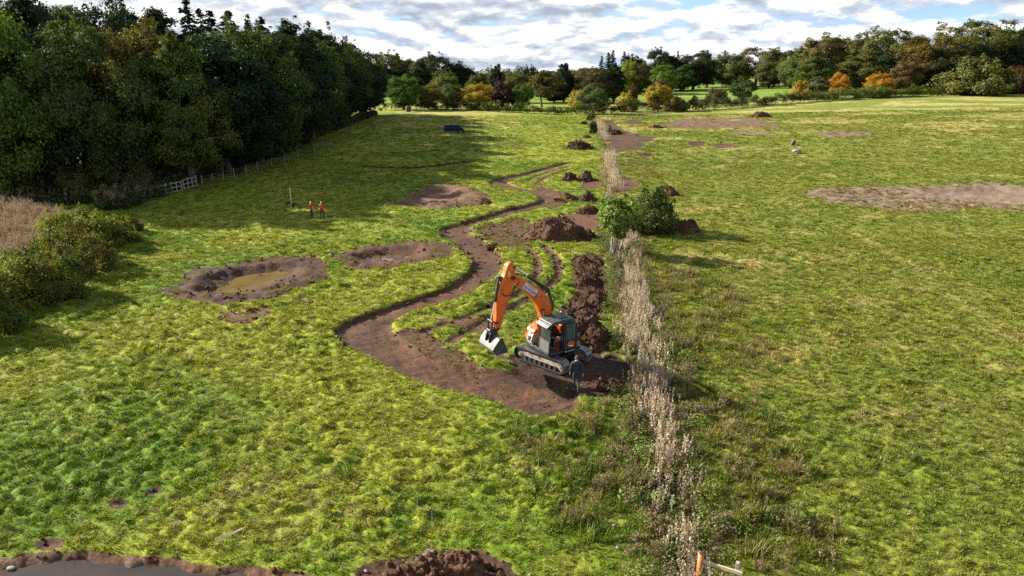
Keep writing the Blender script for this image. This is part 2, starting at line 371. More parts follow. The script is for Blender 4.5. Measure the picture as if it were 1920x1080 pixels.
# ------------------------------------------------------------------ materials
class NT:
    def __init__(s, m): s.nt = m.node_tree
    def N(s, t, **k):
        n = s.nt.nodes.new(t)
        for a, b in k.items(): setattr(n, a, b)
        return n
    def L(s, a, b): s.nt.links.new(a, b)
    def noise(s, scale, det=4, rough=.6, vec=None):
        n = s.N('ShaderNodeTexNoise'); n.inputs['Scale'].default_value = scale; n.inputs['Detail'].default_value = det; n.inputs['Roughness'].default_value = rough
        if vec is not None: s.L(vec, n.inputs['Vector'])
        return n.outputs[0]
    def math(s, op, a, b=None, clamp=False):
        n = s.N('ShaderNodeMath', operation=op, use_clamp=clamp)
        for i, v in enumerate((a, b)):
            if v is None: continue
            if isinstance(v, (int, float)): n.inputs[i].default_value = v
            else: s.L(v, n.inputs[i])
        return n.outputs[0]
    def mix(s, f, a, b, mode='MIX'):
        n = s.N('ShaderNodeMix', data_type='RGBA', blend_type=mode)
        for i, v in ((0, f), (6, a), (7, b)):
            if isinstance(v, (int, float)): n.inputs[i].default_value = v
            elif isinstance(v, tuple): n.inputs[i].default_value = (*v[:3], 1)
            else: s.L(v, n.inputs[i])
        return n.outputs[2]
    def rng(s, v, a, b, c=0., d=1., smooth=True):
        n = s.N('ShaderNodeMapRange'); 
        if smooth: n.interpolation_type = 'SMOOTHSTEP'
        s.L(v, n.inputs[0])
        for i, q in enumerate((a, b, c, d)): n.inputs[i + 1].default_value = q
        return n.outputs[0]
def new_mat(name):
    m = bpy.data.materials.new(name); m.use_nodes = True
    return m, NT(m), m.node_tree.nodes['Principled BSDF']
def mat(name, col, rough=.6, metal=0., var=.25, scale=6., dirt=None, dirt_amt=.0, bump=0., spec=.5, coat=0.):
    if metal < .9: col = tuple(a * .72 for a in col); dirt = dirt and tuple(a * .72 for a in dirt)
    m, t, b = new_mat(name)
    tc = t.N('ShaderNodeTexCoord').outputs['Object']
    n = t.noise(scale, 5, .65, tc)
    c = t.mix(t.rng(n, .3, .7), tuple(a * (1 - var) for a in col), tuple(min(1, a * (1 + var * .6)) for a in col))
    if dirt:
        n2 = t.noise(scale * .45 + 1.3, 6, .7, tc)
        c = t.mix(t.rng(n2, .62 - dirt_amt * .35, .75 - dirt_amt * .25), c, dirt)
    t.L(c, b.inputs['Base Color'])
    r = t.rng(n, .3, .7, max(0, rough - .1), min(1, rough + .12)); t.L(r, b.inputs['Roughness'])
    b.inputs['Metallic'].default_value = metal; b.inputs['Specular IOR Level'].default_value = spec; b.inputs['Coat Weight'].default_value = coat
    if bump:
        bp = t.N('ShaderNodeBump'); bp.inputs['Strength'].default_value = bump; bp.inputs['Distance'].default_value = .02
        t.L(t.noise(scale * 4, 4, .7, tc), bp.inputs['Height']); t.L(bp.outputs[0], b.inputs['Normal'])
    return m
def soil_colour(t, tone, pos):
    big = t.noise(.9, 5, .65, pos); fine = t.noise(7., 5, .7, pos)
    k = t.math('ADD', tone, t.math('ADD', t.math('MULTIPLY', t.math('SUBTRACT', big, .5), .55), t.math('MULTIPLY', t.math('SUBTRACT', fine, .5), 1.6)))
    cr = t.N('ShaderNodeValToRGB'); t.L(k, cr.inputs[0]); e = cr.color_ramp.elements
    e[0].position = 0.0; e[0].color = (.195, .152, .112, 1); e[1].position = 1.0; e[1].color = (.018, .011, .008, 1)
    q = e.new(.25); q.color = (.120, .070, .041, 1); q = e.new(.5); q.color = (.084, .041, .0215, 1); q = e.new(.75); q.color = (.046, .024, .014, 1)
    return cr.outputs[0]
def ground_mat():
    m, t, b = new_mat('turf_and_soil')
    pos = t.N('ShaderNodeNewGeometry').outputs['Position']
    gc = t.N('ShaderNodeAttribute', attribute_name='grass').outputs['Color']
    mk = t.N('ShaderNodeSeparateColor'); t.L(t.N('ShaderNodeAttribute', attribute_name='mask').outputs['Color'], mk.inputs[0])
    fine = t.noise(5., 6, .7, pos); mid = t.noise(1.1, 5, .65, pos)
    g = t.mix(t.rng(fine, .32, .68), (.50, .50, .46), (1.35, 1.32, 1.15))
    g = t.mix(1.0, gc, g, 'MULTIPLY')
    g = t.mix(t.rng(mid, .56, .76, 0, .45), g, (.15, .122, .045))
    s = soil_colour(t, mk.outputs[1], pos)
    edge = t.math('ADD', mk.outputs[0], t.math('MULTIPLY', t.math('SUBTRACT', t.noise(3.2, 5, .7, pos), .5), .16))
    f = t.rng(edge, .495, .535)
    t.L(t.mix(f, g, s), b.inputs['Base Color'])
    b.inputs['Roughness'].default_value = .9; b.inputs['Specular IOR Level'].default_value = .18
    bp = t.N('ShaderNodeBump'); bp.inputs['Strength'].default_value = .75; bp.inputs['Distance'].default_value = .06
    t.L(t.math('ADD', t.noise(9., 5, .75, pos), t.math('MULTIPLY', t.noise(30., 2, .6, pos), .35)), bp.inputs['Height']); t.L(bp.outputs[0], b.inputs['Normal'])
    return m
def heap_mat():
    m, t, b = new_mat('spoil_earth')
    pos = t.N('ShaderNodeNewGeometry').outputs['Position']
    tn = t.N('ShaderNodeAttribute', attribute_name='tone').outputs['Fac']
    c = soil_colour(t, tn, pos)
    gr = t.N('ShaderNodeAttribute', attribute_name='turf').outputs['Fac']
    gm = t.rng(t.math('ADD', gr, t.math('MULTIPLY', t.math('SUBTRACT', t.noise(3.5, 4, .7, pos), .5), .8)), .45, .6)
    c = t.mix(gm, c, (.11, .11, .028))
    t.L(c, b.inputs['Base Color']); b.inputs['Roughness'].default_value = .95; b.inputs['Specular IOR Level'].default_value = .15
    bp = t.N('ShaderNodeBump'); bp.inputs['Strength'].default_value = .9; bp.inputs['Distance'].default_value = .08
    t.L(t.noise(7., 6, .75, pos), bp.inputs['Height']); t.L(bp.outputs[0], b.inputs['Normal'])
    return m
def plant_mat(name, base=None, inst=None, obj=False, tr=.35, var=.35, rough=.7, tint=(1.25, 1.2, .55)):
    """foliage: diffuse + translucent; colour from the instance, the object or fixed; 'v' is leaf to leaf variation"""
    m = bpy.data.materials.new(name); m.use_nodes = True; t = NT(m); m.node_tree.nodes.clear()
    out = t.N('ShaderNodeOutputMaterial')
    if inst: c = t.N('ShaderNodeAttribute', attribute_name=inst, attribute_type='INSTANCER').outputs['Color']
    elif obj: c = t.N('ShaderNodeObjectInfo').outputs['Color']
    else:
        rgb = t.N('ShaderNodeRGB'); rgb.outputs[0].default_value = (*base, 1); c = rgb.outputs[0]
    v = t.N('ShaderNodeAttribute', attribute_name='v').outputs['Fac']
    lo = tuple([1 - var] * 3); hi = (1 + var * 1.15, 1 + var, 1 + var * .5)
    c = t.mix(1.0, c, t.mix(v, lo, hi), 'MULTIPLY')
    if obj:
        w = t.N('ShaderNodeAttribute', attribute_name='w').outputs['Fac']      # warm autumn share
        al = t.N('ShaderNodeObjectInfo').outputs['Alpha']
        c = t.mix(t.math('MULTIPLY', w, t.math('SUBTRACT', 1.0, al), clamp=True), c, (.21, .115, .010))
    d = t.N('ShaderNodeBsdfDiffuse'); t.L(c, d.inputs[0])
    tl = t.N('ShaderNodeBsdfTranslucent'); t.L(t.mix(1.0, c, tint, 'MULTIPLY'), tl.inputs[0])
    mx = t.N('ShaderNodeMixShader'); mx.inputs[0].default_value = tr; t.L(d.outputs[0], mx.inputs[1]); t.L(tl.outputs[0], mx.inputs[2])
    gl = t.N('ShaderNodeBsdfGlossy'); gl.inputs['Roughness'].default_value = .5; gl.inputs[0].default_value = (.9, .95, 1, 1)
    mg = t.N('ShaderNodeMixShader'); mg.inputs[0].default_value = .012; t.L(mx.outputs[0], mg.inputs[1]); t.L(gl.outputs[0], mg.inputs[2])
    t.L(mg.outputs[0], out.inputs[0])
    return m
M_GROUND = ground_mat(); M_HEAP = heap_mat()
M_GRASS = plant_mat('grass_blade', inst='col', tr=.35, var=.38)
M_LEAF = plant_mat('leaf', obj=True, tr=.33, var=.30)
M_BARK = mat('bark', (.10, .078, .055), .9, var=.4, scale=3, bump=.6)
M_BIRCHBARK = mat('pale_bark', (.52, .50, .46), .8, var=.35, scale=5, dirt=(.06, .05, .045), dirt_amt=.3)
M_DRY = plant_mat('dry_stalk', (.195, .155, .092), tr=.28, var=.45, tint=(1.1, 1., .8))
M_DRYG = plant_mat('dry_green', inst='col', tr=.25, var=.4)
M_FLUFF = plant_mat('seed_fluff', (.47, .395, .30), tr=.3, var=.32, tint=(1.05, 1., .93))
M_REED = plant_mat('reed', (.25, .20, .15), tr=.25, var=.32, tint=(1.1, 1., .8))
def water_mat(name, col, rough=.06, alpha_bump=.04):
    m, t, b = new_mat(name); pos = t.N('ShaderNodeNewGeometry').outputs['Position']
    t.L(t.mix(t.rng(t.noise(.6, 4, .6, pos), .35, .7), col, tuple(a * 1.5 for a in col)), b.inputs['Base Color'])
    b.inputs['Roughness'].default_value = rough; b.inputs['IOR'].default_value = 1.33
    bp = t.N('ShaderNodeBump'); bp.inputs['Strength'].default_value = alpha_bump; bp.inputs['Distance'].default_value = .05
    t.L(t.noise(2.2, 4, .6, pos), bp.inputs['Height']); t.L(bp.outputs[0], b.inputs['Normal'])
    return m
M_MUDDY = water_mat('muddy_water', (.085, .058, .020), .10)
M_PUDDLE = water_mat('puddle_water', (.08, .065, .05), .04)
M_POOL = water_mat('dark_water', (.030, .023, .017), .10, .22)
# ------------------------------------------------------------------ the ground sheet
def build_ground():
    rows = np.concatenate([9.0 * (620 / 9.0) ** np.linspace(0, 1, 780), 620 * (5000 / 620) ** np.linspace(0.03, 1, 30)])
    us = np.linspace(-1.0, 1.0, 500)
    D, U = np.meshgrid(rows, us, indexing='ij')
    y = D.ravel(); x = (U * (D + 6.0)).ravel()
    z, soil, tone, c, weed, keep, bd, dd = ground(x, y)
    nr, nc = D.shape
    i = np.arange(nr * nc).reshape(nr, nc)
    f = np.stack([i[:-1, :-1], i[:-1, 1:], i[1:, 1:], i[1:, :-1]], -1).reshape(-1, 4)
    mask = np.stack([np.clip(soil, -1, 1) * .5 + .5, np.clip(tone, 0, 1), weed, np.ones_like(z)], 1)
    me = np_mesh('ground', np.stack([x, y, z], 1), f, M_GROUND, True,
                 {'grass': ('FLOAT_COLOR', 'POINT', np.concatenate([c, np.ones((len(c), 1))], 1)), 'mask': ('FLOAT_COLOR', 'POINT', mask)})
    tag(link(bpy.data.objects.new('ground', me)), 'grass fields with bare earth workings', None, kind='structure')
build_ground()
def water(name, poly, z, m, label):
    p = smooth_poly(np.asarray(poly), True, 2)
    c = p.mean(0); p = c + (p - c)
    v = [(a, b, z) for a, b in p]; n = len(v)
    v += [(a, b, z - .35) for a, b in p]
    mb = MB().add(v, [tuple(range(n))] + [tuple(range(2 * n - 1, n - 1, -1))] + [(i, i + n, (i + 1) % n + n, (i + 1) % n) for i in range(n)])
    o = mb.build(name, m); tag(o, label, None, kind='structure')
def grow(poly, k): c = poly.mean(0); return c + (poly - c) * k
water('pond_water', grow(POND[0][1], 1.8), gz_soft(*POND[0][1].mean(0)) - .42, M_MUDDY, 'brown muddy water in the bottom of the nearer dug pond')
water('pond_water', grow(POND[1][1], 1.4), gz_soft(*POND[1][1].mean(0)) - .455, M_PUDDLE, 'thin pale puddle in the bottom of the second dug pond')
water('pool_water', grow(BANK, 1.02), gz_soft(-14, 17) - .17, M_POOL, 'dark pool water at the near left corner')

# ------------------------------------------------------------------ spoil heaps
def heap(px, py, wpx, hpx, depth=.7, seed=0, tone=.72, label='', rz=0., lobes=1, turf=.0, soft=False, zo=0.):
    cx, cy = P(px, py); dist = math.hypot(cy, CAM_H - 0)
    sc = FPX / (cy * math.cos(PITCH) + CAM_H * math.sin(PITCH))
    a = wpx / sc / 2; b = a * depth; h = hpx / sc * .68
    cy += b * .55
    n = 84
    g = np.linspace(-1.35, 1.35, n); X, Y = np.meshgrid(g, g); X = X.ravel(); Y = Y.ravel()
    ang = np.arctan2(Y, X); r = np.hypot(X, Y)
    edge = 1 + .16 * noise2(np.cos(ang) * 1.6 + seed, np.sin(ang) * 1.6, seed) + .08 * noise2(np.cos(ang) * 4, np.sin(ang) * 4 + seed, seed + 1)
    t = np.clip(1 - r / edge, -1, 1)
    wx_ = .28 * noise2(X * 1.3 + seed, Y * 1.3, seed + 21); t2 = np.clip(t + wx_ * S(t, 0, .3), -1, 1); pr = S(t2, -.02, .62) * (.85 + .3 * noise2(X * 1.7, Y * 1.7 + seed, seed + 23))
    if lobes > 1:
        k = 0
        for j in range(lobes):
            ox = -.55 + 1.1 * j / (lobes - 1); oy = .2 * math.sin(seed + j * 2.1)
            k = np.maximum(k, (.8 + .25 * math.sin(seed * 1.3 + j * 2.7)) * S(1 - np.hypot((X - ox) * 1.5, (Y - oy) * 1.1) / 1.0, -.05, .9))
        pr = np.minimum(pr * 1.6, 1) * k
    xm = X * a; ym = Y * b
    rough = .34 * fbm(xm + seed * 9, ym, max(.5, a * .45), 3, seed) * h + .13 * fbm(xm, ym + seed * 5, .36, 3, seed + 3) + .10 * np.abs(fbm(xm, ym, .18, 2, seed + 5))
    z = pr * h + rough * S(t, -.02, .22) - .18 * (1 - S(t, -.10, .04))
    ca, sa = math.cos(rz), math.sin(rz)
    wx = cx + xm * ca - ym * sa; wy = cy + xm * sa + ym * ca
    base = h0(wx, wy) + .22 * fbm(wx, wy, 28, 2, 3) + zo
    i = np.arange(n * n).reshape(n, n)
    f = np.stack([i[:-1, :-1], i[:-1, 1:], i[1:, 1:], i[1:, :-1]], -1).reshape(-1, 4)
    ok = (t > -.12)[f].any(1)
    f = f[ok]; used = np.unique(f); mp = np.full(n * n, -1); mp[used] = np.arange(len(used)); f = mp[f]
    v = np.stack([wx, wy, base + z], 1)[used]
    o0 = np.array([cx, cy, gz_soft(cx, cy)])
    tn = tone + .15 * fbm(xm, ym, 1.2, 2, seed + 8)
    tf = turf * S(fbm(xm, ym, 1.0, 2, seed + 12), -.1, .35)
    # clods tumbled over the heap and round its foot
    rs = np.random.default_rng(seed + 100); V = [v - o0]; F = [f]; T = [tn[used]]; G = [tf[used]]; off = len(v)
    ico = np.array([(0,0,1),(.89,0,.45),(.28,.85,.45),(-.72,.53,.45),(-.72,-.53,.45),(.28,-.85,.45),(.72,.53,-.45),(-.28,.85,-.45),(-.89,0,-.45),(-.28,-.85,-.45),(.72,-.53,-.45),(0,0,-1)])
    fi = np.array([(0,1,2),(0,2,3),(0,3,4),(0,4,5),(0,5,1),(1,6,2),(2,7,3),(3,8,4),(4,9,5),(5,10,1),(2,6,7),(3,7,8),(4,8,9),(5,9,10),(1,10,6),(6,11,7),(7,11,8),(8,11,9),(9,11,10),(10,11,6)])
    fq = np.concatenate([fi, fi[:, 2:3]], 1)
    nclod = int(min(260, 46 * a * b + 40)) if not soft else 25
    idx = rs.choice(np.where((t > -.10) & (t < .9))[0], nclod)
    for q in idx:
        s_ = rs.uniform(.03, .12) * (1.25 if a > 1.5 else 1)
        if cy > 110: s_ *= 1.6
        p = ico * (1 + rs.uniform(-.3, .3, (12, 1))) * s_ * rs.uniform(.7, 1.2, (1, 3))
        p = p + np.array([wx[q], wy[q], base[q] + max(z[q], 0.0) + s_ * .25]) - o0
        V.append(p); F.append(fq + off); off += 12; T.append(np.full(12, tone + rs.uniform(-.25, .2))); G.append(np.zeros(12))
    v = np.concatenate(V); f = np.concatenate(F)
    tri = f[f[:, 2] == f[:, 3]]; quad = f[f[:, 2] != f[:, 3]]
    f3 = np.concatenate([quad[:, [0, 1, 2]], quad[:, [0, 2, 3]], tri[:, :3]])
    me = np_mesh('soil_heap', v, f3, M_HEAP, False, {'tone': ('FLOAT', 'POINT', np.clip(np.concatenate(T), 0, 1)), 'turf': ('FLOAT', 'POINT', np.concatenate(G))})
    o = link(bpy.data.objects.new('soil_heap', me)); o.location = o0
    tag(o, label, 'soil heap', 'heaps of dug earth')
    return o
HEAPS = [
 (828, 1098, 200, 46, .55, 1, .58, 'large brown earth heap with clods at the bottom edge of the field', 0, 1, .1),
 (1098, 652, 104, 52, .9, 2, .74, 'dark earth heap close behind the excavator counterweight', .3, 1, .0),
 (1080, 608, 84, 24, 1.2, 3, .78, 'low dark earth heap just beyond the excavator cab roof', .2, 2, .0),
 (1107, 580, 66, 28, 1.5, 4, .80, 'dark clod heap in the strip, second row beyond the excavator', .1, 2, .0),
 (1101, 536, 60, 26, 1.4, 5, .78, 'rounded dark clod heap in the strip level with the boom bend', 0, 1, .0),
 (1114, 560, 50, 13, 1.7, 41, .76, 'low ridge of dark clods joining the two middle strip heaps', 0, 2, .1),
 (1104, 515, 48, 11, 1.7, 42, .74, 'low spread of earth before the rounded clod heap in the strip', 0, 2, .15),
 (1122, 632, 46, 20, 1.2, 43, .72, 'low earth shoulder at the right of the heap behind the counterweight', 0, 1, .1),
 (1106, 494, 50, 16, 1.3, 6, .80, 'smallest dark clod heap at the far end of the strip left of the birch', 0, 2, .0),
 (1048, 450, 136, 47, .75, 7, .62, 'biggest brown earth heap left of the birch tree', .05, 1, .05),
 (1098, 452, 48, 26, .8, 29, .76, 'dark clod heap against the right foot of the biggest earth heap', 0, 1, .0),
 (1104, 401, 46, 18, .8, 8, .66, 'small brown heap with a grassy sod above the bare pit', 0, 1, .25),
 (1086, 378, 80, 25, .7, 9, .74, 'broad dark heap where the channel bends beside the pale weeds', -.1, 2, .0),
 (1084, 339, 72, 26, .6, 10, .76, 'two humped dark heap inside the far loop of the channel', .35, 2, .0),
 (1088, 281, 58, 21, .7, 11, .76, 'dark heap left of the weed line beyond the channel end', -.1, 1, .0),
 (1101, 259, 18, 7, .8, 12, .74, 'tiny heap behind the dark heap left of the weed line', 0, 1, .0),
 (1137, 247, 26, 13, .8, 13, .76, 'dark heap on the right of the far end of the weed line', 0, 2, .0),
 (1155, 251, 26, 10, .8, 14, .8, 'low dark heap at the right of the bare earth by the far weed line', 0, 1, .0),
 (1233, 241, 25, 7, .8, 15, .74, 'small lone heap beside the pale scrape in the right field', 0, 1, .0),
 (1429, 220, 42, 12.5, .7, 16, .58, 'brown heap standing alone near the far hedge in the right field', 0, 1, .0),
 (1254, 366, 44, 28, .8, 17, .72, 'steep dark heap showing behind the round dark bush', -.3, 1, .0),
 (1282, 437, 78, 28, .7, 18, .70, 'broad heap with brown weeds to the right of the round dark bush', 0, 1, .25),
 (912, 384, 34, 11, .8, 19, .66, 'small lump of earth on the right rim of the dry crater', 0, 1, .0),
 (1213, 293, 26, 6, .7, 20, .62, 'low earth ridge right of the weeds above the round bush', 0, 1, .2),
 (1145, 726, 62, 9, .8, 21, .78, 'low ploughed mound of dark earth right of the walking person', .2, 3, .0),
 (1095, 234, 18, 9, .8, 22, .74, 'tiny dark heap left of the furthest shrub on the weed line', 0, 1, .0),
 (920, 464, 20, 4, .8, 23, .72, 'small clod lump on the inner edge of the channel bend', 0, 1, .0),
]
for q in HEAPS: heap(q[0], q[1], q[2], q[3], q[4], q[5], q[6], q[7], q[8], q[9], q[10])

# ------------------------------------------------------------------ scattered plants: geometry node instances of small clumps
def blades(n, spread, h0_, h1_, w, lean, rs, seg=2, curl=.5, vbias=0.):
    V = []; F = []; A = []
    for k in range(n):
        a = rs.uniform(0, 2 * math.pi); r = spread * math.sqrt(rs.uniform()); bx, by = r * math.cos(a), r * math.sin(a)
        d = a + rs.normal(0, .9); L = rs.uniform(h0_, h1_); ln = rs.uniform(.15, 1) * lean; wd = w * rs.uniform(.7, 1.3)
        px, py = -math.sin(d), math.cos(d); b = len(V); vv = float(np.clip(rs.normal(.5 + vbias, .22), 0, 1))
        for s in range(seg):
            t = s / seg; o = ln * t ** 1.6; ww = wd * (1 - .35 * t)
            cx = bx + math.cos(d) * o; cy = by + math.sin(d) * o; z = L * t - .02 - curl * ln * t * t * .3
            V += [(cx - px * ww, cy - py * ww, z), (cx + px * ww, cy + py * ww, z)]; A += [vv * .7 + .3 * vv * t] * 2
        V.append((bx + math.cos(d) * ln, by + math.sin(d) * ln, L * (1 - curl * .35) - .02)); A.append(min(1, vv * 1.15))
        for s in range(seg - 1): F += [(b + 2 * s, b + 2 * s + 1, b + 2 * s + 3), (b + 2 * s, b + 2 * s + 3, b + 2 * s + 2)]
        e = b + 2 * (seg - 1); F.append((e, e + 1, b + 2 * seg))
    return np.array(V), np.array(F), np.array(A)
def leafcards(c, n, rad, size, rs, up=.3, vertical=0.):
    d = rs.normal(size=(n, 3)); d /= np.linalg.norm(d, axis=1)[:, None]
    p = c + d * (rs.uniform(.35, 1, (n, 1)) ** .6) * np.asarray(rad)
    nrm = d * .7 + rs.normal(size=(n, 3)) * .55 + np.array([0, 0, up]); nrm /= np.linalg.norm(nrm, axis=1)[:, None]
    t = np.cross(nrm, rs.normal(size=(n, 3))); t[:, 2] *= (1 + vertical * 3); t /= np.linalg.norm(t, axis=1)[:, None]; b = np.cross(nrm, t)
    s = size * rs.uniform(.6, 1.35, (n, 1))
    v = np.stack([p - t * s, p + b * s * .55, p + t * s, p - b * s * .55], 1).reshape(-1, 3)
    f = np.arange(n * 4).reshape(n, 4)
    f = np.concatenate([f[:, [0, 1, 2]], f[:, [0, 2, 3]]])
    return v, f
def clump_mesh(name, parts, mat_):
    V = []; F = []; A = []; o = 0
    for v, f, a in parts: V.append(v); F.append(f + o); A.append(np.broadcast_to(a, len(v))); o += len(v)
    return np_mesh(name, np.concatenate(V), np.concatenate(F), mat_, False, {'v': ('FLOAT', 'POINT', np.concatenate(A))})
def stalks(n, spread, h0_, h1_, w, rs, head=0, head_size=.03, head_rad=(.05, .05, .15), lean=.15, hv=.5, sv=.35):
    parts = []
    for k in range(n):
        a = rs.uniform(0, 6.28); r = spread * math.sqrt(rs.uniform()); h = rs.uniform(h0_, h1_)
        b = np.array([r * math.cos(a), r * math.sin(a), -.05]); tp = b + np.array([rs.normal(0, lean), rs.normal(0, lean), h])
        e = rs.uniform(0, 3.14); dx = np.array([math.cos(e), math.sin(e), 0]) * w; dy = np.array([-math.sin(e), math.cos(e), 0]) * w
        v = np.array([b - dx, b + dx, tp + dx * .4, tp - dx * .4, b - dy, b + dy, tp + dy * .4, tp - dy * .4])
        f = np.array([(0, 1, 2), (0, 2, 3), (4, 5, 6), (4, 6, 7)]); parts.append((v, f, np.full(8, sv + rs.uniform(-.2, .2))))
        if head:
            hv_ = float(np.clip(hv + rs.normal(0, .2), 0, 1)); hr = np.array(head_rad) * rs.uniform(.7, 1.25)
            c = tp - (tp - b) / h * hr[2] * .9
            v, f = leafcards(c, head, hr, head_size, rs, vertical=1.); parts.append((v, f, np.full(len(v), hv_)))
    return parts
def scatter(name, pts, rot, scl, idx, col, meshes, label, cat=None):
    c = bpy.data.collections.new(name + '_kinds')
    for i, me in enumerate(meshes):
        c.objects.link(bpy.data.objects.new('%s_kind_%02d' % (name, i), me))
    n = len(pts)
    me = bpy.data.meshes.new(name); me.vertices.add(n); me.vertices.foreach_set('co', np.asarray(pts, np.float32).ravel())
    for nm, ty, key, d in (('rot', 'FLOAT_VECTOR', 'vector', rot), ('scl', 'FLOAT_VECTOR', 'vector', scl), ('ix', 'INT', 'value', idx), ('col', 'FLOAT_COLOR', 'color', np.concatenate([col, np.ones((n, 1))], 1))):
        a = me.attributes.new(nm, ty, 'POINT'); a.data.foreach_set(key, np.asarray(d, np.int32 if ty == 'INT' else np.float32).ravel())
    o = link(bpy.data.objects.new(name, me)); tag(o, label, cat, kind='stuff')
    ng = bpy.data.node_groups.new(name + '_scatter', 'GeometryNodeTree')
    ng.interface.new_socket('Geometry', in_out='INPUT', socket_type='NodeSocketGeometry'); ng.interface.new_socket('Geometry', in_out='OUTPUT', socket_type='NodeSocketGeometry')
    N = ng.nodes.new; L = ng.links.new
    gi, go, ip, ci = N('NodeGroupInput'), N('NodeGroupOutput'), N('GeometryNodeInstanceOnPoints'), N('GeometryNodeCollectionInfo')
    ci.inputs['Collection'].default_value = c; ci.inputs['Separate Children'].default_value = True; ci.inputs['Reset Children'].default_value = True
    def at(nm, ty):
        a = N('GeometryNodeInputNamedAttribute'); a.data_type = ty; a.inputs[0].default_value = nm; return a.outputs[0]
    e2r = N('FunctionNodeEulerToRotation'); L(at('rot', 'FLOAT_VECTOR'), e2r.inputs[0])
    L(gi.outputs[0], ip.inputs['Points']); L(ci.outputs[0], ip.inputs['Instance']); ip.inputs['Pick Instance'].default_value = True
    L(at('ix', 'INT'), ip.inputs['Instance Index']); L(e2r.outputs[0], ip.inputs['Rotation']); L(at('scl', 'FLOAT_VECTOR'), ip.inputs['Scale'])
    L(ip.outputs[0], go.inputs[0])
    md = o.modifiers.new('scatter', 'NODES'); md.node_group = ng
    return o
def sample_field(y0, y1, dens, umax=.90):
    """random points on the fields, dens per square metre"""
    n = int(dens * umax * ((y1 + 4) ** 2 - (y0 + 4) ** 2))
    y = np.sqrt(rng.uniform((y0 + 4) ** 2, (y1 + 4) ** 2, n)) - 4; x = rng.uniform(-umax, umax, n) * (y + 4)
    return x, y
def build_grass():
    rs = np.random.default_rng(3)
    kinds = []
    for k in range(6):      # short turf tufts, leaning tussocks, flat tangles
        n, sp, a, b, ln = [(34, .17, .04, .10, .08), (36, .18, .05, .13, .11), (32, .14, .07, .16, .13), (36, .22, .04, .09, .10), (30, .12, .08, .19, .15), (40, .22, .05, .12, .14)][k]
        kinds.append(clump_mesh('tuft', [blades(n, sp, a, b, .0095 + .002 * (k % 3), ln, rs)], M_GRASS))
    P_, R_, S_, I_, C_ = [], [], [], [], []
    for y0, y1, dn, sc in ((14, 34, 36, .92), (34, 60, 20, 1.2), (60, 110, 6.5, 1.7), (110, 210, 1.3, 2.8)):
        x, y = sample_field(y0, y1, dn)
        z, soil, tone, c, weed, keep, bd, dd = ground(x, y)
        ok = ((soil < -.07) | (rng.uniform(size=len(x)) < keep * .55)) & (bd < .22) & ~((x < -43) & (y > 84))
        x, y, z, c, w, so2 = x[ok], y[ok], z[ok], c[ok], weed[ok], soil[ok]
        n = len(x)
        tall = 1 + .9 * S(w, .1, .6) + .45 * np.clip(fbm(x, y, 1.6, 2, 141), -.6, 1)
        s = sc * rng.uniform(.7, 1.25, n)
        P_.append(np.stack([x, y, z - .01], 1)); R_.append(np.stack([rng.normal(0, .15, n), rng.normal(0, .15, n), rng.uniform(0, 6.28, n)], 1))
        S_.append(np.stack([s, s, s * tall * (.75 if sc > 1.5 else 1)], 1)); I_.append(rng.integers(0, 6, n))
        j = rng.uniform(.72, 1.34, (n, 1)) * np.array([1, 1, 1]); cc = c * j
        strawy = rng.uniform(size=n) < .07 + .10 * S(c[:, 0], .10, .2)
        cc[strawy] = cc[strawy] * .3 + np.array([.25, .205, .085]) * .8
        so_k = so2 > 0; cc[so_k] = cc[so_k] * .4 + np.array([.12, .105, .042]) * .6
        C_.append(cc)
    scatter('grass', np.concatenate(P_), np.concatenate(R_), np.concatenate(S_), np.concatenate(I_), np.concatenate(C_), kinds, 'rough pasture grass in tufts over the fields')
build_grass()
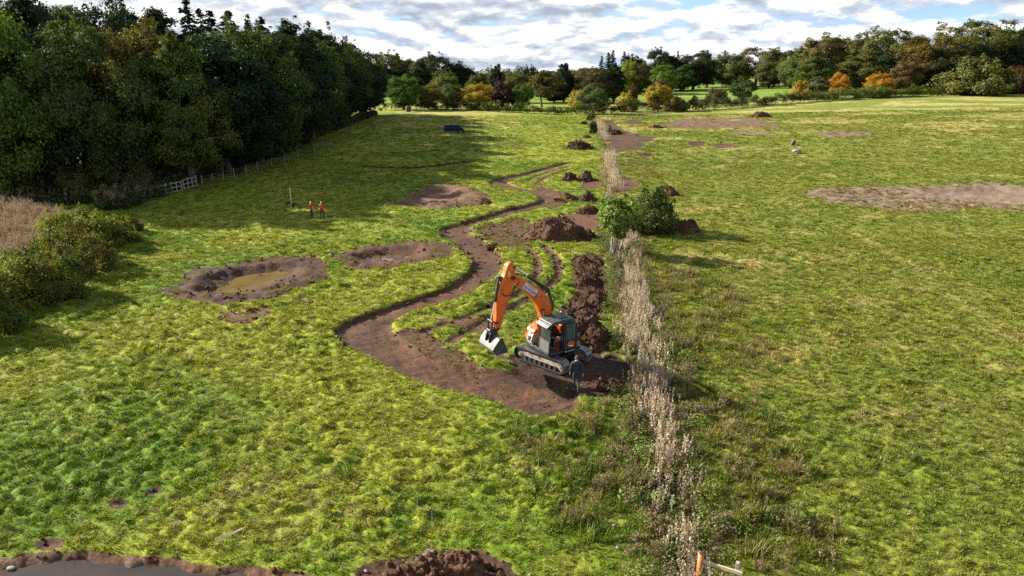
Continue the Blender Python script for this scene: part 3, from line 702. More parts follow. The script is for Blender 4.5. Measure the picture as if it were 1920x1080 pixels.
def build_weeds():
    rs = np.random.default_rng(5)
    dock = [clump_mesh('dock', stalks(9, .28, .35, .95, .008, rs, 12, .032, (.05, .05, .22), .10), M_DRY) for k in range(3)]
    this = [clump_mesh('thistle', stalks(12, .32, .3, .75, .008, rs, 9, .03, (.06, .06, .10), .14, hv=.35), M_DRY) for k in range(2)]
    rank = [clump_mesh('rank', [blades(46, .3, .25, .6, .014, .34, rs, 3)], M_GRASS) for k in range(3)]
    x, y = sample_field(14, 75, 2.4); z, soil, tone, c, weed, keep, bd, dd = ground(x, y)
    ok = (rng.uniform(size=len(x)) < weed * .95 * S(fbm(x, y, 1.5, 2, 201), -.3, .25)) & (soil < 0)
    x2, y2 = sample_field(75, 200, .5); z2, s2, t2, c2, w2, k2, b2, d2 = ground(x2, y2)
    ok2 = (rng.uniform(size=len(x2)) < w2 * .7) & (s2 < 0)
    X = np.concatenate([x[ok], x2[ok2]]); Y = np.concatenate([y[ok], y2[ok2]]); Z = np.concatenate([z[ok], z2[ok2]]); n = len(X)
    s = rng.uniform(.6, 1.2, n) * (1 + .5 * (Y > 75))
    scatter('dead_docks', np.stack([X, Y, Z], 1), np.stack([rng.normal(0, .12, n), rng.normal(0, .12, n), rng.uniform(0, 6.28, n)], 1), np.stack([s, s, s], 1), rng.integers(0, 5, n), np.tile([.1, .08, .05], (n, 1)), dock + this, 'brown dead docks and thistles standing in the rough grass')
    ok = (rng.uniform(size=len(x)) < np.maximum(weed * .85, .05 * S(fbm(x, y, 2.5, 2, 221), .1, .4))) & (soil < 0)
    X, Y, Z, C = x[ok], y[ok], z[ok], c[ok]; n = len(X); s = rng.uniform(.6, 1.25, n)
    pick = rng.uniform(size=(n, 1)); C = C * rng.uniform(.7, 1.2, (n, 1)); C = np.where(pick < .3, C * .4 + np.array([.22, .18, .08]) * .6, C); C = np.where(pick > .75, np.array([.052, .085, .015]), C)
    scatter('rank_grass', np.stack([X, Y, Z], 1), np.stack([rng.normal(0, .2, n), rng.normal(0, .2, n), rng.uniform(0, 6.28, n)], 1), np.stack([s, s, s], 1), rng.integers(0, 3, n), C, rank, 'tall rank grass and weeds beside the ditch')
    # pale seeding willowherb along the ditch
    fl = [clump_mesh('fluff', stalks(11, .34, .6, 1.45, .008, rs, 15, .036, (.045, .045, .30), .24, hv=.5, sv=.15) + [(*blades(14, .2, .3, .7, .012, .2, rs)[:2], np.full(14 * 5, .05))], (M_FLUFF, M_FLUFF, M_FLUFF, M_REED)[k]) for k in range(4)]
    br = [clump_mesh('bramble', stalks(16, .34, .5, 1.0, .009, rs, 16, .045, (.10, .10, .22), .16, hv=.3), M_DRY) for k in range(2)]
    gr = [clump_mesh('green_weed', [(*leafcards(np.array([0, 0, .45]), 170, np.array([.5, .5, .5]), .06, rs), .5)], M_DRYG) for k in range(2)]
    y = np.concatenate([rng.uniform(15.5, 62, 1500), rng.uniform(62, 190, 900)])
    wob = .75 * fbm(y * 0, y, 3.4, 3, 231)
    off = rng.normal(0, 1, len(y)); x = ditch_x(y) + wob + off * np.where(y < 62, .42, .50)
    dn = S(fbm(x, y, 1.7, 2, 233), -.35, .2); dn *= np.where(y < 25, .45, np.where(y < 29, .75, 1.0)); dn *= np.where((y > 66) & (y < 72), .4, 1)
    gap = (y > 47) & (y < 56); dn = np.where(gap, dn * .4, dn); dn = np.where(y > 62, dn * S(fbm(x * .3, y, 9, 2, 237), -.3, .12), dn)
    ok = rng.uniform(size=len(y)) < dn * .62
    x, y = x[ok], y[ok]; z = ground(x, y)[0]; n = len(x); s = rng.uniform(.65, 1.1, n) * (1 + .35 * (y > 62))
    scatter('willowherb', np.stack([x, y, z], 1), np.stack([rng.normal(0, .1, n), rng.normal(0, .1, n), rng.uniform(0, 6.28, n)], 1), np.stack([s, s, s], 1), rng.integers(0, 4, n), np.tile([.1, .08, .05], (n, 1)), fl, 'line of pale fluffy seeding weeds along the ditch')
    y = rng.uniform(15.5, 64, 1150); off = rng.normal(0, 1.0, len(y)); x = ditch_x(y) + off * .95 - .3
    z, soil, *_ = ground(x, y); ok = (soil < 0) & (np.hypot(x - 6.0, y - 16.6) > 1.5); x, y, z = x[ok], y[ok], z[ok]; n = len(x); s = rng.uniform(.55, 1.1, n)
    ix = np.where(rng.uniform(size=n) < .55, rng.integers(0, 2, n), rng.integers(2, 4, n))
    gcol = np.array([.085, .115, .022]) * rng.uniform(.7, 1.5, (n, 1))
    scatter('ditch_brambles', np.stack([x, y, z], 1), np.stack([rng.normal(0, .15, n), rng.normal(0, .15, n), rng.uniform(0, 6.28, n)], 1), np.stack([s, s, s * .62], 1), ix, gcol, br + gr, 'brown and green weeds crowding the ditch')
    # reed bed and rough bank at the far left
    reed = [clump_mesh('reed', stalks(26, .45, 1.1, 1.9, .009, rs, 7, .05, (.06, .06, .16), .16, hv=.6, sv=.45) + [blades(30, .4, .7, 1.5, .014, .3, rs)], M_REED) for k in range(3)]
    x = rng.uniform(-78, -37, 5200); y = rng.uniform(44, 78, 5200)
    ok = poly_sd(x, y, REEDBED) > -.5 + 1.2 * fbm(x, y, 3, 2, 251); x, y = x[ok], y[ok]; z = ground(x, y)[0]; n = len(x); s = rng.uniform(.45, .95, n)
    scatter('reed_bed', np.stack([x, y, z], 1), np.stack([rng.normal(0, .1, n), rng.normal(0, .1, n), rng.uniform(0, 6.28, n)], 1), np.stack([s, s, s], 1), rng.integers(0, 3, n), np.tile([.1, .08, .05], (n, 1)), reed, 'buff dry reeds behind the hedge at the left edge')
    # undergrowth along the foot of the wood
    under = [clump_mesh('under', [(*leafcards(np.array([0, 0, .5]), 150, np.array([.8, .8, .6]), .13, rs), .5)], M_DRYG) for k in range(3)] + [clump_mesh('under_dry', stalks(14, .6, .6, 1.4, .012, rs, 10, .06, (.1, .1, .2), .2, hv=.5), M_DRY)]
    y = np.concatenate([rng.uniform(72, 215, 1100), rng.uniform(74, 86, 500)]); x = np.concatenate([-41.5 - np.abs(rng.normal(0, 1.2, 1100)), rng.uniform(-90, -41, 500)])
    z = ground(x, y)[0]; n = len(x); s = rng.uniform(.7, 1.5, n)
    scatter('undergrowth', np.stack([x, y, z], 1), np.stack([np.zeros(n), np.zeros(n), rng.uniform(0, 6.28, n)], 1), np.stack([s, s, s], 1), rng.integers(0, 4, n), np.array([.032, .046, .013]) * rng.uniform(.6, 1.5, (n, 1)), under, 'tangled undergrowth along the foot of the left wood')
REEDBED = PP([(-260,400),(0,392),(70,398),(120,412),(110,430),(70,455),(40,480),(0,505),(-260,560)])
build_weeds()
def build_clods():
    rs = np.random.default_rng(9); ms = []
    ico = np.array([(0,0,1),(.89,0,.45),(.28,.85,.45),(-.72,.53,.45),(-.72,-.53,.45),(.28,-.85,.45),(.72,.53,-.45),(-.28,.85,-.45),(-.89,0,-.45),(-.28,-.85,-.45),(.72,-.53,-.45),(0,0,-1)])
    fi = np.array([(0,1,2),(0,2,3),(0,3,4),(0,4,5),(0,5,1),(1,6,2),(2,7,3),(3,8,4),(4,9,5),(5,10,1),(2,6,7),(3,7,8),(4,8,9),(5,9,10),(1,10,6),(6,11,7),(7,11,8),(8,11,9),(9,11,10),(10,11,6)])
    for k in range(6):
        p = ico * (1 + rs.uniform(-.35, .35, (12, 1))) * np.array([1, rs.uniform(.6, 1), rs.uniform(.5, .9)])
        ms.append(np_mesh('clod', p, fi, M_HEAP, False, {'tone': ('FLOAT', 'POINT', np.full(12, .45 + .08 * k)), 'turf': ('FLOAT', 'POINT', np.zeros(12))}))
    x, y = sample_field(15, 75, 20); z, soil, tone, c, weed, keep, bd, dd = ground(x, y)
    pr = np.where(soil > -.12, .12 + .75 * np.exp(-(np.maximum(soil, 0) / .28) ** 2), 0) * S(fbm(x, y, 1.2, 2, 261), -.35, .25) * (bd < .5)
    ok = rng.uniform(size=len(x)) < pr * .55
    x, y, z = x[ok], y[ok], z[ok]; n = len(x); s = rng.uniform(.025, .085, n) * (1 + .6 * (y > 40)); s = np.where(rng.uniform(size=n) < .06, s * 1.8, s)
    scatter('loose_clods', np.stack([x, y, z + s * .3], 1), rng.uniform(0, 6.28, (n, 3)), np.stack([s, s, s], 1), rng.integers(0, 6, n), np.tile([.1, .08, .05], (n, 1)), ms, 'loose clods of earth strewn over the dug ground and its edges')
build_clods()
# ------------------------------------------------------------------ trees
def limb_tube(p0, p1, r0, r1, n=6, bend=.0, rs=None, seg=4):
    pts = []; rr = []
    d = np.asarray(p1) - np.asarray(p0); j = (rs.normal(size=3) * bend * np.linalg.norm(d)) if rs is not None else np.zeros(3)
    for k in range(seg + 1):
        t = k / seg; pts.append(np.asarray(p0) + d * t + j * math.sin(math.pi * t)); rr.append(r0 + (r1 - r0) * t)
    return pts, rr
def leaf_set(centres, radii, per, size, rs, outward_from, up=.35, hang=0.):
    """leaf sized faces spread through clumps; v = clump tone + leaf jitter"""
    V = []; F = []; A = []; W = []; o = 0
    for c, r in zip(centres, radii):
        n = max(6, int(per * (r[0] / np.mean([q[0] for q in radii])) ** 2))
        d = rs.normal(size=(n, 3)); d /= np.linalg.norm(d, axis=1)[:, None]
        out = c - outward_from; out = out / (np.linalg.norm(out) + 1e-6)
        flip = (d @ out < -.25) & (rs.uniform(size=n) < .75); d[flip] = -d[flip]
        rad = rs.uniform(.15, 1.0, (n, 1)) ** .45
        rad *= 1 + .25 * rs.normal(size=(n, 1)) * (rad > .8)
        p = c + d * rad * r
        nrm = d * .75 + out * .35 + rs.normal(size=(n, 3)) * .5 + np.array([0, 0, up]); nrm /= np.linalg.norm(nrm, axis=1)[:, None]
        t = np.cross(nrm, rs.normal(size=(n, 3)) + np.array([0, 0, hang])); t /= np.linalg.norm(t, axis=1)[:, None]; b = np.cross(nrm, t)
        s = size * rs.uniform(.55, 1.4, (n, 1))
        V.append(np.stack([p - t * s, p + b * s * .6 + nrm * s * .15, p + t * s, p - b * s * .6 + nrm * s * .15], 1).reshape(-1, 3))
        F.append(np.arange(n * 4).reshape(n, 4) + o); o += n * 4
        tone = rs.normal(.5, .16); warm = np.clip(rs.normal(.35, .35), 0, 1)
        A.append(np.repeat(np.clip(tone + rs.normal(0, .17, n), 0, 1), 4)); W.append(np.repeat(np.clip(warm + rs.normal(0, .2, n), 0, 1), 4))
    return np.concatenate(V), np.concatenate(F), np.concatenate(A), np.concatenate(W)
def crown_mesh(name, V, F, A, W):
    return np_mesh(name, V, F, M_LEAF, False, {'v': ('FLOAT', 'POINT', A), 'w': ('FLOAT', 'POINT', W)})
def make_broadleaf(seed, h=18., r=6.5, base=.12, K=70, per=150, leaf=.26, shape='round', gaps=.0):
    rs = np.random.default_rng(seed); C = []; RR = []
    cz = h * (base + (1 - base) * .5); hz = h * (1 - base) * .5
    lob = rs.normal(size=(9, 3)); lob /= np.linalg.norm(lob, axis=1)[:, None]; la = rs.uniform(-.28, .26, 9)
    while len(C) < K:
        d = rs.normal(size=3); d /= np.linalg.norm(d)
        rad = rs.uniform(.45, .92) ** .7
        rad *= 1 + float(np.sum(la * np.exp(-((1 - lob @ d) / .25))))
        if shape == 'tall': k = r * (1 - .45 * max(0, d[2])) ; 
        elif shape == 'spread': k = r * (1 + .15 * (1 - abs(d[2])))
        else: k = r
        p = np.array([d[0] * rad * k, d[1] * rad * k, cz + d[2] * rad * hz])
        if p[2] < h * base * .8: continue
        if gaps and rs.uniform() < gaps and p[2] > cz: continue
        C.append(p); q = r * rs.uniform(.17, .36) * (1 - .25 * max(0, d[2])); RR.append(np.array([q, q, q * rs.uniform(.6, .95)]))
    # fine shoots that break the outline
    for k in range(int(K * .7)):
        j = rs.integers(0, K); d = C[j] - np.array([0, 0, cz]); d = d / (np.linalg.norm(d) + 1e-6)
        C.append(C[j] + d * RR[j][0] * rs.uniform(.7, 1.2) + rs.normal(size=3) * .3 * RR[j][0]); q = r * rs.uniform(.06, .12); RR.append(np.array([q, q, q]))
    V, F, A, W = leaf_set(C, RR, per, leaf, rs, np.array([0, 0, cz]))
    mb = MB(); tr = h * .022
    pts, rr = limb_tube((0, 0, -.3), (rs.normal(0, .3), rs.normal(0, .3), h * .55), tr * 1.35, tr * .6, rs=rs, bend=.03, seg=6); mb.tube(pts, rr, 8)
    for k in range(16):
        j = rs.integers(0, K); z0 = h * rs.uniform(base * 1.0, .5); z0 = min(z0, C[j][2] * .9)
        pts, rr = limb_tube((0, 0, z0), C[j], tr * .5, tr * .12, rs=rs, bend=.08); mb.tube(pts, rr, 5)
    return crown_mesh('crown', V, F, A, W), mb.mesh('trunk', M_BARK, True)
def make_conifer(seed, h=20., r=3.6, leaf=.30):
    rs = np.random.default_rng(seed); V = []; A = []
    lev = int(h * 3.0); n_all = 0
    for k in range(lev):
        t = (k + rs.uniform(0, .5)) / lev; z = h * (.08 + .92 * t); rad = r * (1 - t) ** .72 * rs.uniform(.75, 1.15) + .18
        nb = int(8 * (1 - t) + 6)
        for q in range(nb):
            a = rs.uniform(0, 6.283); L = rad * rs.uniform(.7, 1.12); n = int(10 * L / r + 4)
            s = rs.uniform(.12, 1, n); px = np.cos(a) * s * L + rs.normal(0, .10, n); py = np.sin(a) * s * L + rs.normal(0, .10, n); pz = z - s * s * L * .32 + .06 * L + rs.normal(0, .07, n)
            p = np.stack([px, py, pz], 1)
            tdir = np.stack([np.cos(a) + rs.normal(0, .45, n), np.sin(a) + rs.normal(0, .45, n), -.3 + rs.normal(0, .3, n)], 1); tdir /= np.linalg.norm(tdir, axis=1)[:, None]
            nrm = np.array([0, 0, 1.]) + rs.normal(size=(n, 3)) * .5; b = np.cross(nrm, tdir); b /= np.linalg.norm(b, axis=1)[:, None]
            sz = leaf * rs.uniform(.7, 1.4, (n, 1))
            V.append(np.stack([p - tdir * sz, p + b * sz * .42, p + tdir * sz, p - b * sz * .42], 1).reshape(-1, 3)); A.append(np.repeat(np.clip(rs.normal(.45, .2, n), 0, 1), 4))
    V = np.concatenate(V); A = np.concatenate(A); F = np.arange(len(V)).reshape(-1, 4)
    mb = MB(); mb.tube([(0, 0, -.3), (0, 0, h * .5), (0, 0, h * .97)], [h * .016, h * .009, .03], 7)
    return crown_mesh('crown', V, F, A, np.zeros(len(V))), mb.mesh('trunk', M_BARK, True)
def make_bush(seed, h=3., r=2.2, K=34, per=130, leaf=.085, twiggy=False):
    rs = np.random.default_rng(seed); C = []; RR = []
    for k in range(K):
        d = rs.normal(size=3); d[2] = abs(d[2]) * .9; d /= np.linalg.norm(d); rad = rs.uniform(.35, .95) ** .6
        C.append(np.array([d[0] * r * rad, d[1] * r * rad, .1 * h + d[2] * h * .78 * rad])); q = r * rs.uniform(.18, .36); RR.append(np.array([q, q, q * .85]))
    for k in range(K):
        j = rs.integers(0, K); d = C[j] / np.linalg.norm(C[j]); C.append(C[j] + d * RR[j][0] * rs.uniform(.8, 1.3)); q = r * rs.uniform(.05, .11); RR.append(np.array([q, q, q * 1.3]))
    V, F, A, W = leaf_set(C, RR, per, leaf, rs, np.array([0, 0, h * .35]))
    mb = MB()
    for k in range(9):
        j = rs.integers(0, K); pts, rr = limb_tube((rs.normal(0, .12 * r), rs.normal(0, .12 * r), -.15), C[j], .05 * h / 3, .012 * h / 3, rs=rs, bend=.1); mb.tube(pts, rr, 5)
    return crown_mesh('crown', V, F, A, W), mb.mesh('stems', M_BARK, True)
KIND = {
 'oak': [make_broadleaf(11 + k, 18, 6.8, .07, 95, 230, .20, 'round') for k in range(3)],
 'tall': [make_broadleaf(21 + k, 20, 5.6, .06, 100, 210, .20, 'tall') for k in range(3)],
 'airy': [make_broadleaf(31 + k, 18, 6.4, .22, 70, 170, .19, 'spread', .2) for k in range(2)],
 'stem': [make_broadleaf(41, 14, 4.6, .22, 60, 120, .24, 'tall')],
 'conifer': [make_conifer(51 + k, 20, 3.5 + .5 * k) for k in range(2)],
 'bush': [make_bush(61 + k) for k in range(3)],
 'lowtree': [make_bush(71 + k, 8., 4.6, 60, 120, .19) for k in range(3)],
}
SIZE = {'oak': (18, 6.8 * 2.0), 'tall': (20, 5.6 * 1.9), 'airy': (18, 6.4 * 2.1), 'stem': (14, 4.6 * 1.9), 'conifer': (20, 7.2), 'bush': (3., 4.9), 'lowtree': (8., 10.2)}
NAME = {'oak': 'broadleaf_tree', 'tall': 'broadleaf_tree', 'airy': 'broadleaf_tree', 'stem': 'broadleaf_tree', 'conifer': 'conifer_tree', 'bush': 'bush', 'lowtree': 'broadleaf_tree'}
TONES = {'dark': (.020, .041, .011), 'green': (.066, .108, .018), 'bright': (.105, .168, .022), 'olive': (.105, .112, .026), 'grey': (.105, .125, .045), 'yellow': (.36, .28, .028),
         'orange': (.50, .24, .014), 'purple': (.052, .026, .026), 'brown': (.105, .080, .030), 'conifer': (.020, .034, .015), 'lime': (.26, .29, .03), 'hedge': (.155, .195, .022), 'redbrown': (.105, .042, .020)}
_cnt = {}
def tree(kind, x, y, h, w, tone, label, cat='tree', group=None, warm=0., z=None, jit=.12, rz=None):
    k = _cnt.get(kind, 0); _cnt[kind] = k + 1
    cm, tm = KIND[kind][k % len(KIND[kind])]; sh, sw = SIZE[kind]
    zz = gz_soft(x, y) if z is None else z
    o = empty(NAME[kind], (x, y, zz), random.uniform(0, 6.28) if rz is None else rz, label, cat, group); o.scale = (w / sw, w / sw, h / sh)
    c = bpy.data.objects.new('crown', cm); link(c, o); t = bpy.data.objects.new(tm.name.split('.')[0], tm); link(t, o)
    j = [1 + random.uniform(-jit, jit) for q in range(3)]
    c.color = (*[a * b * .74 for a, b in zip(TONES[tone], j)], 1 - warm)
    return o
ORD = ['first', 'second', 'third', 'fourth', 'fifth', 'sixth', 'seventh', 'eighth', 'ninth', 'tenth', 'eleventh', 'twelfth', 'thirteenth', 'fourteenth', 'fifteenth', 'sixteenth', 'seventeenth', 'eighteenth', 'nineteenth', 'twentieth', 'twenty first', 'twenty second']
# ---- the wood on the left: front row named along its edge, then the rows behind
def px_tree(kind, px, d, top, wpx, tone, label, warm=0., group=None, cat='tree', z=None):
    x, y = at_dist(px, d); zb = gz_soft(x, y) if z is None else z
    sc = FPX / (d * math.cos(PITCH) + CAM_H * math.sin(PITCH)); h = (top_z(top, d) - zb) * 1.04
    return tree(kind, x, y, h, wpx / sc, tone, label, cat, group, warm, zb)
G = 'trees of the left wood'
FRONT = [  # px, distance, top row, width px, kind, tone, warm, words
 (25, 80, 18, 210, 'oak', 'bright', 0., 'tall bright green ash like tree at the left frame edge of the wood'),
 (70, 84, 60, 150, 'tall', 'green', .1, 'green tree with lit leaf edges beside the bright tree at the left frame edge'),
 (215, 84, 55, 185, 'oak', 'green', .05, 'broad dull green tree standing above the rail fence'),
 (292, 91, 42, 150, 'oak', 'olive', .28, 'tree with yellowing autumn crown at the front of the left wood'),
 (362, 87, 85, 130, 'tall', 'green', .25, 'mid green beech like tree right of the yellowing one in the wood'),
]
for k, d in enumerate((97, 103, 110, 117, 125, 133, 142, 151, 161, 171, 182, 193, 204, 214)):
    xw = -40.0 - .012 * (d - 97) - (2.5 if d > 148 else 0) - (1.0 if k % 2 else 0); px = 960 + xw * FPX / (d * math.cos(PITCH) + CAM_H * math.sin(PITCH))
    tp = float(np.interp(px, [380, 450, 520, 570, 610, 640, 670, 715], [92, 72, 58, 59, 63, 78, 90, 106])) + random.uniform(-4, 7)
    FRONT.append((px, d, tp, 14.5 * FPX / (d * .95 + 4.7), ('oak', 'tall')[k % 2], ('dark', 'dark', 'green', 'dark')[k % 4], random.choice((0., .05, .12)), None))
n = 0
for px, d, tp, w, kd, tn, wm, lab in FRONT:
    if lab is None:
        lab = 'dark broadleaf tree on the left wood edge, %s from the near end' % ORD[n]; n += 1
    px_tree(kd, px, d, tp, w, tn, lab, wm, G)
BACK = [(-40, 96, -20, 'oak', 'dark', 'dark tree at the back left, outermost in the wood at the frame edge'), (40, 104, -12, 'tall', 'dark', 'dark tree top behind the bright green tree in the left corner'),
 (105, 100, 0, 'tall', 'dark', 'dark tree top between the bright corner tree and the broad dull green tree'), (165, 108, 2, 'oak', 'dark', 'dark tree top behind the broad dull green tree'),
 (200, 116, 20, 'tall', 'green', 'green tree top left of the yellowing tree, behind the broad dull green one'), (262, 112, 6, 'oak', 'dark', 'rounded dark tree top behind the left side of the yellowing tree'),
 (332, 116, 14, 'tall', 'dark', 'dark pointed tree top behind the right side of the yellowing tree')]
for px, d, tp, kd, tn, lab in BACK: px_tree(kd, px, d, tp, 150, tn, lab, .05, G)
CON = [(388, 122, 8, 60, 'tallest dark conifer in the left wood against the sky'), (408, 128, 26, 44, 'dark conifer just right of the tallest one in the left wood'), (426, 124, 30, 54, 'dark conifer third from the left on the wood skyline'),
 (456, 130, 30, 60, 'broad dark conifer in the middle of the wood skyline'), (490, 138, 46, 44, 'small dark conifer tip in the wood right of the broad one'), (514, 142, 40, 50, 'last dark conifer on the right of the wood skyline')]
for px, d, tp, w, lab in CON: px_tree('conifer', px, d, tp, w * 1.9, 'conifer', lab, 0, 'conifers of the left wood')
for k, (px, d, tp) in enumerate([(545, 158, 66), (585, 172, 70), (618, 186, 78), (645, 200, 90), (450, 146, 62), (365, 132, 40)]):
    px_tree(('oak', 'tall')[k % 2], px - 40, d, tp, 90, 'dark', ['dark crown behind the middle of the wood edge, left of two', 'dark crown behind the middle of the wood edge, right of two', 'dark crown behind the far half of the wood edge', 'furthest dark crown behind the wood edge near the field corner', 'dark crown right behind the broad conifer', 'dark crown left of the tallest conifer'][k], .05, 'deep wood trees')
# low growth under the wood edge
for px, d, tp, w, tn, lab in [(255, 83, 300, 90, 'brown', 'bare brownish shrub under the wood above the rail fence'), (150, 82, 310, 80, 'olive', 'dull shrub under the wood behind the tall weeds'), (335, 88, 305, 70, 'brown', 'brown twiggy shrub right of the rail fence under the trees'),
    (60, 82, 300, 90, 'olive', 'dark shrub under the bright corner tree'), (430, 100, 285, 60, 'dark', 'dark shrub at the wood foot below the conifers'), (500, 116, 268, 56, 'dark', 'leafy dark shrub at the wood foot, middle of the field edge'), (560, 136, 248, 44, 'dark', 'dark shrub at the wood foot towards the far end'), (620, 165, 232, 38, 'dark', 'furthest dark shrub along the wood foot')]:
    px_tree('lowtree', px, d, tp, w, tn, lab, 0, 'shrubs at the foot of the left wood', 'shrub')

